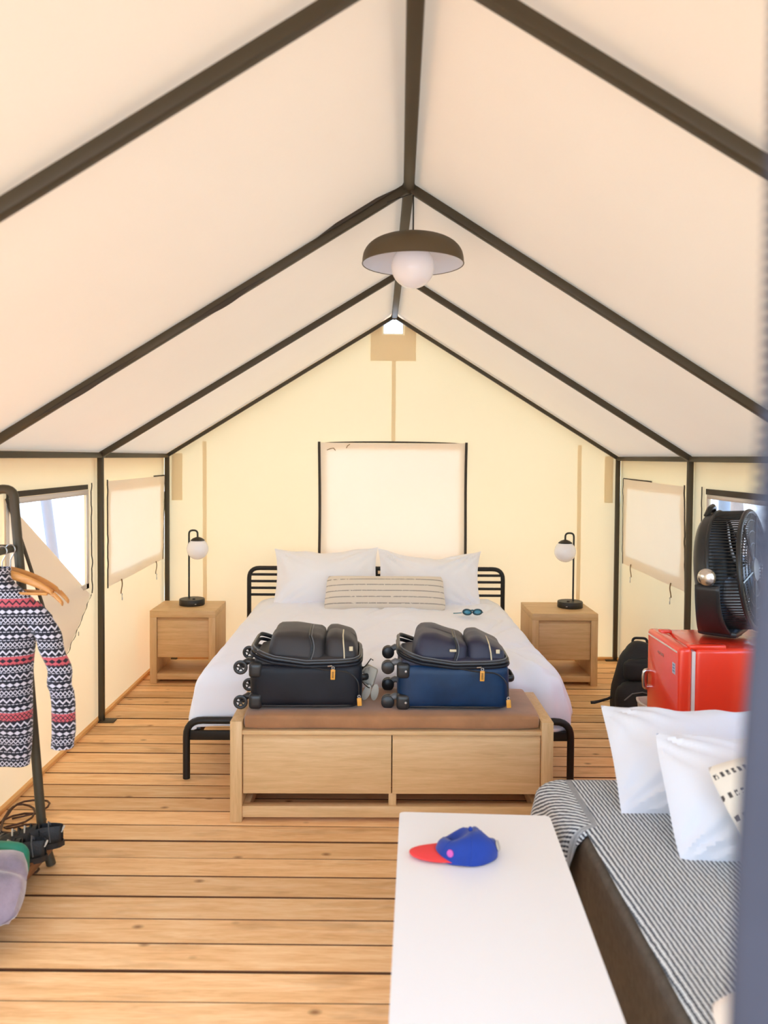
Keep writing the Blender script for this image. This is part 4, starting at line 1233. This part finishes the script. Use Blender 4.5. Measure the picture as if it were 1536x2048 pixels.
def hanger(x, y, rz, label, rot):
    t = thing('coat_hanger', label, 'hanger', (x, y, 1.302), rz, 'wooden hangers on the rack')
    # hook
    hk = [(.018*cos(a_), 0, .002+.019*sin(a_)) for a_ in [radians(200-k*22) for k in range(0, 12)]]
    pts = [(-.019, 0, -.006)]+[(.020*cos(radians(175-k*20)), 0, .0+.020*sin(radians(175-k*20))) for k in range(0, 11)]+[(.006, 0, -.030), (0, 0, -.042), (0, 0, -.075)]
    obj('hook', tube(pts, .0024, 8), 'steel', t)
    # shaped wooden bar
    def bar(a, b):
        u = a*2-1; x_ = u*.264
        zc = -.086-.078*abs(u)**1.3-.028*abs(u)**6
        hgt = .036*(1-.45*abs(u)**2)
        an = b*2*pi
        n1 = .010 if .80 < abs(u) < .86 else 0
        return Vector((x_, .008*cos(an)-.035*u*u, zc+hgt*.5*sin(an)-(n1 if sin(an) > 0 else 0)))
    bm = sheet(bar, 60, 12); bmesh.ops.remove_doubles(bm, verts=bm.verts, dist=.0004)
    bmesh.ops.holes_fill(bm, edges=[e for e in bm.edges if e.is_boundary], sides=0)
    obj('shoulder_bar', bm, 'hanger', t)
    obj('trouser_bar', tube([(-.20, -.030, -.158), (.20, -.030, -.158)], .0055, 8), 'hanger', t)
    return t
hanger(-1.462, 3.03, radians(-6), 'wooden coat hanger nearer the doorway, carrying the patterned sweater', 0)
hanger(-1.458, 3.09, radians(-8), 'empty wooden coat hanger at the far end of the rail', 0)

# sweater on the near hanger
sw = thing('sweater', 'dark and white zigzag patterned sweater with pink bands on a wooden hanger', 'sweater', (-1.470, 3.015, .475), radians(-5))
def ring_body(z, n=40):
    # half width / half depth by height (0 hem .. .74 collar)
    pts = [(0.0, .128, .050), (.06, .132, .052), (.25, .136, .056), (.42, .142, .060), (.50, .150, .058), (.58, .165, .050), (.625, .158, .042), (.665, .115, .036), (.70, .068, .036), (.72, .052, .038), (.765, .047, .038), (.775, .043, .034)]
    for (za, wa, da), (zb, wb, db) in zip(pts, pts[1:]):
        if z <= zb+1e-6:
            t = (z-za)/(zb-za); return wa+(wb-wa)*t, da+(db-da)*t
    return pts[-1][1:]
def body(a, b):
    z = a*.765; w_, d_ = ring_body(z)
    an = b*2*pi
    x_ = w_*abs(cos(an))**.75*(1 if cos(an) > 0 else -1)
    y_ = d_*abs(sin(an))**.85*(1 if sin(an) > 0 else -1)
    y_ += .009*sin(x_*38+z*6)*(1-z/.9)+.004*nz(x_, y_, z, 9, 97)
    return Vector((x_+.004*sin(z*14), y_-.012*(z < .62), z+.004*sin(x_*20)*(z < .05)))
bm = sheet(body, 60, 44); bmesh.ops.remove_doubles(bm, verts=bm.verts, dist=.0004)
obj('sweater_body', bm, 'knit', sw)
for s in (-1, 1):
    path = [Vector((s*.120, -.005, .610)), Vector((s*.175, -.012, .560)), Vector((s*.222, -.020, .48)), Vector((s*.256, -.026, .37)), Vector((s*.272, -.024, .25)), Vector((s*.270, -.020, .14)), Vector((s*.262, -.018, .075))]
    wid = [.050, .064, .062, .058, .057, .056, .053]
    def slv(a, b, s=s):
        f = a*(len(path)-1); i = min(int(f), len(path)-2); t = f-i
        p = path[i].lerp(path[i+1], t); w_ = wid[i]+(wid[i+1]-wid[i])*t
        an = b*2*pi
        k = max(0, 1-a*3)
        c = Vector((cos(an)*w_*(.8), sin(an)*w_*.62, cos(an)*w_*.6*k*(1 if s < 0 else -1)*-1))
        c.x += .006*sin(a*30)*(a > .15)*(a < .6)
        return p+c+Vector((0, .005*nz(p.x, p.z, b*3, 9, 98), 0))
    bm = sheet(slv, 40, 22); bmesh.ops.remove_doubles(bm, verts=bm.verts, dist=.0004)
    obj('sleeve', bm, 'knit', sw)

# ---------------------------------------------------------------- things on the rack's shelf and the floor beside it
def shoe(name, label, x, y, z, rz, L, m, open_top, group=None, kid=1.0):
    t = thing(name, label, 'shoe', (x, y, z), rz, group)
    def outline(u):  # u 0 heel .. 1 toe -> half width
        return L*.155*(max(0, 1-(2*u-1)**4))**.5*(.80+.25*u)
    bm = new(); n = 20
    pts = [(L*(i/n-.5), outline(i/n)) for i in range(n+1)]
    poly = pts+[(px, -py) for px, py in pts[-2:0:-1]]
    obj('sole', prism(poly, 2, 0, .022*kid, .004), 'plastic', t)
    def upper(a, b):
        u = .03+a*.94; hw = outline(u)*.95
        hh = L*(.30-.20*u)*(.75+.25*sin(pi*min(1, u*1.3)))+.012 if not open_top else L*(.20-.08*u)+.01
        hh *= (1-max(0, u-.85)/.15*.75)
        an = b*pi
        k = abs(sin(an))**.7
        if open_top and .25 < b < .75 and .1 < u < .55: k *= .55
        if not open_top and u < .42: k = min(k, .97)
        return Vector((L*(u-.5), hw*cos(an), .020*kid+hh*k*(.55 if (u < .36 and .34 < b < .66 and not open_top) else 1)))
    o = obj('upper', sheet(upper, 26, 20), m, t); solid(o, .004)
    for k in range(4):
        u = .46+k*.085; hw = outline(u)*.55; h_ = L*(.30-.20*u)+.036
        obj('lace', tube([(L*(u-.5), -hw, h_*.80), (L*(u-.48), 0, h_*.95+.006), (L*(u-.5), hw, h_*.80)], .0035, 6), 'lace' if k % 2 else 'shoeblack', t)
    for k in range(3):
        u = .18+k*.13; hw = outline(u)*1.02; h_ = L*(.30-.20*u)*(.9 if not open_top else .75)+.022
        obj('strap', tube([(L*(u-.5), -hw, .03), (L*(u-.47), -hw*.7, h_*.9), (L*(u-.45), 0, h_*1.12), (L*(u-.47), hw*.7, h_*.9), (L*(u-.5), hw, .03)], .007, 6, ry=.003), 'shoeblack' if k else 'greyplastic', t)
    obj('side_mark', box(-L*.05, L*.10, -outline(.5)*1.0-.004, -outline(.5)*.98+.002, .035, .041, .001), 'lace', t)
    obj('pull_tab', tube(fillet([(-L*.46, -.012, L*.22), (-L*.50, 0, L*.30), (-L*.46, .012, L*.22)], .01), .004, 6), 'lace', t)
    return t
SHZ = .0985
shoe('hiking_shoe', 'black trail shoe at the far end of the rack shelf, heel to the floor side', -1.390, 3.085, SHZ, radians(190), .27, 'shoeblack', False, 'black shoes on the rack shelf')
shoe('hiking_shoe', 'black trail shoe in the middle of the shoe row, a pale mark on its side', -1.405, 2.975, SHZ, radians(188), .26, 'shoeblack', False, 'black shoes on the rack shelf')
t = shoe('grey_boot', 'small grey boot on the floor by the left wall behind the rack', -1.59, 3.26, 0, radians(150), .20, 'shoegrey', False)
pc = thing('green_pouch', 'green nylon pouch on the rack shelf behind the plush cushion', 'pouch', (-1.375, 2.87, SHZ), radians(-14))
obj('pouch_body', soft_box(.16, .07, .122, .03, 8, 85, .01, .008, 9), 'green', pc)
obj('drawcord', tube([(.06, -.03, .10), (.085, -.035, .115), (.095, -.03, .095), (.078, -.03, .08)], .004, 6), 'lace', pc)
# plush cushion in front
b = pillow_bm(.36, .32, .17, 9, 44, 40, .012, -.10, 2.0, .5)
for v in b.verts:
    rr = (v.co.x**2+v.co.y**2)**.5
    v.co.z += .040*sin(math.atan2(v.co.y, v.co.x)*6+v.co.x*22+nz(v.co.x, v.co.y, 0, 8, 3)*3)*min(1, rr/.07)*max(.30, 1-rr/.17)*(1 if v.co.z > 0 else -1)
o = place_pillow('plush_cushion', b, 'plush', (-1.425, 2.66, .150), radians(16), radians(14))
tag(o, 'crumpled grey purple plush cushion on the near part of the rack shelf', 'cushion')

# cable on the floor
cpts = []
import itertools
loops = [(-1.63, 3.62, .10, .05, 40), (-1.60, 3.46, .12, .06, 10), (-1.52, 3.38, .10, .045, -15), (-1.66, 3.55, .09, .07, 30), (-1.42, 3.06, .085, .03, 0)]
prev = None
P = []
for (lx, ly, ra, rb, an) in loops:
    for k in range(14):
        a_ = radians(-150+k*27)
        q = Vector((ra*cos(a_), rb*1.8*sin(a_), 0)); q.rotate(Euler((0, 0, radians(an))))
        P.append(Vector((max(WL+.06, lx+q.x), ly+q.y, .006+.010*abs(sin(k*.8))+.002*len(P) % .012)))
# smooth
for _ in range(2): P = [P[0]]+[(a+b*2+c)/4 for a, b, c in zip(P, P[1:], P[2:])]+[P[-1]]
o = obj('cable', tube(P, .0048, 8), 'cable'); tag(o, 'thin brown cable in loose loops on the floor behind the clothes rack', 'cable')

# ---------------------------------------------------------------- outside
gr = struct(obj('ground', sheet(lambda a, b: Vector((-40+80*a, -30+80*b, -.45+.05*nz(a*30, b*30, 0, 1, 5))), 40, 40), 'ground'))
for nm, bb_ in (('porch_floor_left', (-3.6, -1.93, -1, 7.9)), ('porch_floor_right', (2.22, 3.6, -1, 7.9)), ('porch_floor_back', (-3.6, 3.6, 6.64, 8.6)), ('porch_floor_front', (-3.3, 3.4, -2.6, -.62))):
    dk = struct(obj(nm, box(bb_[0], bb_[1], bb_[2], bb_[3], -.12, -.03, .004, 1), 'deckout'))
def pole(x, y, x2, y2, h, label):
    o = obj('awning_pole', tube([(x, y, -.45), (x2, y2, h)], .045, 14), 'galv'); tag(o, label, 'pole')
pole(-2.75, 6.97, -2.75, 6.12, 2.45, 'pale leaning awning pole outside the left open window')
pole(2.70, 6.00, 2.70, 5.98, 2.5, 'grey awning pole outside the open window behind the fan')
def tree(x, y, h, cr, label, seed, n=900):
    rnd = random.Random(seed)
    t = thing('tree', label, 'tree', (x, y, -.5))
    tr = [Vector((.15*nz(0, 0, k*.4, 1, seed), .15*nz(3, 0, k*.4, 1, seed), h*.75*k/8)) for k in range(9)]
    bm = new(); add_tube(bm, tr, [.20*(1-k/11) for k in range(9)], 10)
    for k in range(9):
        a_ = k*2.4; z_ = h*(.35+.05*k); p = Vector((0, 0, z_))
        add_tube(bm, [p, p+Vector((cos(a_)*cr*.4, sin(a_)*cr*.4, cr*.3)), p+Vector((cos(a_)*cr*.8, sin(a_)*cr*.8, cr*.45))], [.06, .04, .015], 6)
    obj('trunk', bm, 'bark', t)
    bm = new()
    for k in range(n):
        d = Vector((rnd.gauss(0, 1), rnd.gauss(0, 1), rnd.gauss(0, 1))).normalized()*cr*rnd.random()**.4
        p = Vector((d.x, d.y, h*.68+d.z*.75)); s_ = .10+.10*rnd.random()
        e = Euler((rnd.random()*6, rnd.random()*6, rnd.random()*6)).to_matrix()
        q = [p+e @ Vector(v) for v in ((-s_, 0, 0), (0, -s_*.45, .01), (s_, 0, 0), (0, s_*.45, .01))]
        bm.faces.new([bm.verts.new(v) for v in q])
    o = obj('foliage', bm, 'leaf', t, smooth=False); o['kind'] = 'stuff'
tree(9.5, 17.5, 6.5, 2.3, 'green tree far outside beyond the right wall windows', 1)
tree(6.6, 14.2, 6.0, 1.6, 'slender brown trunked tree outside the open right window', 2)
tree(3.3, 17.0, 7.5, 2.2, 'tall tree behind the tent seen through the apex vent', 3)
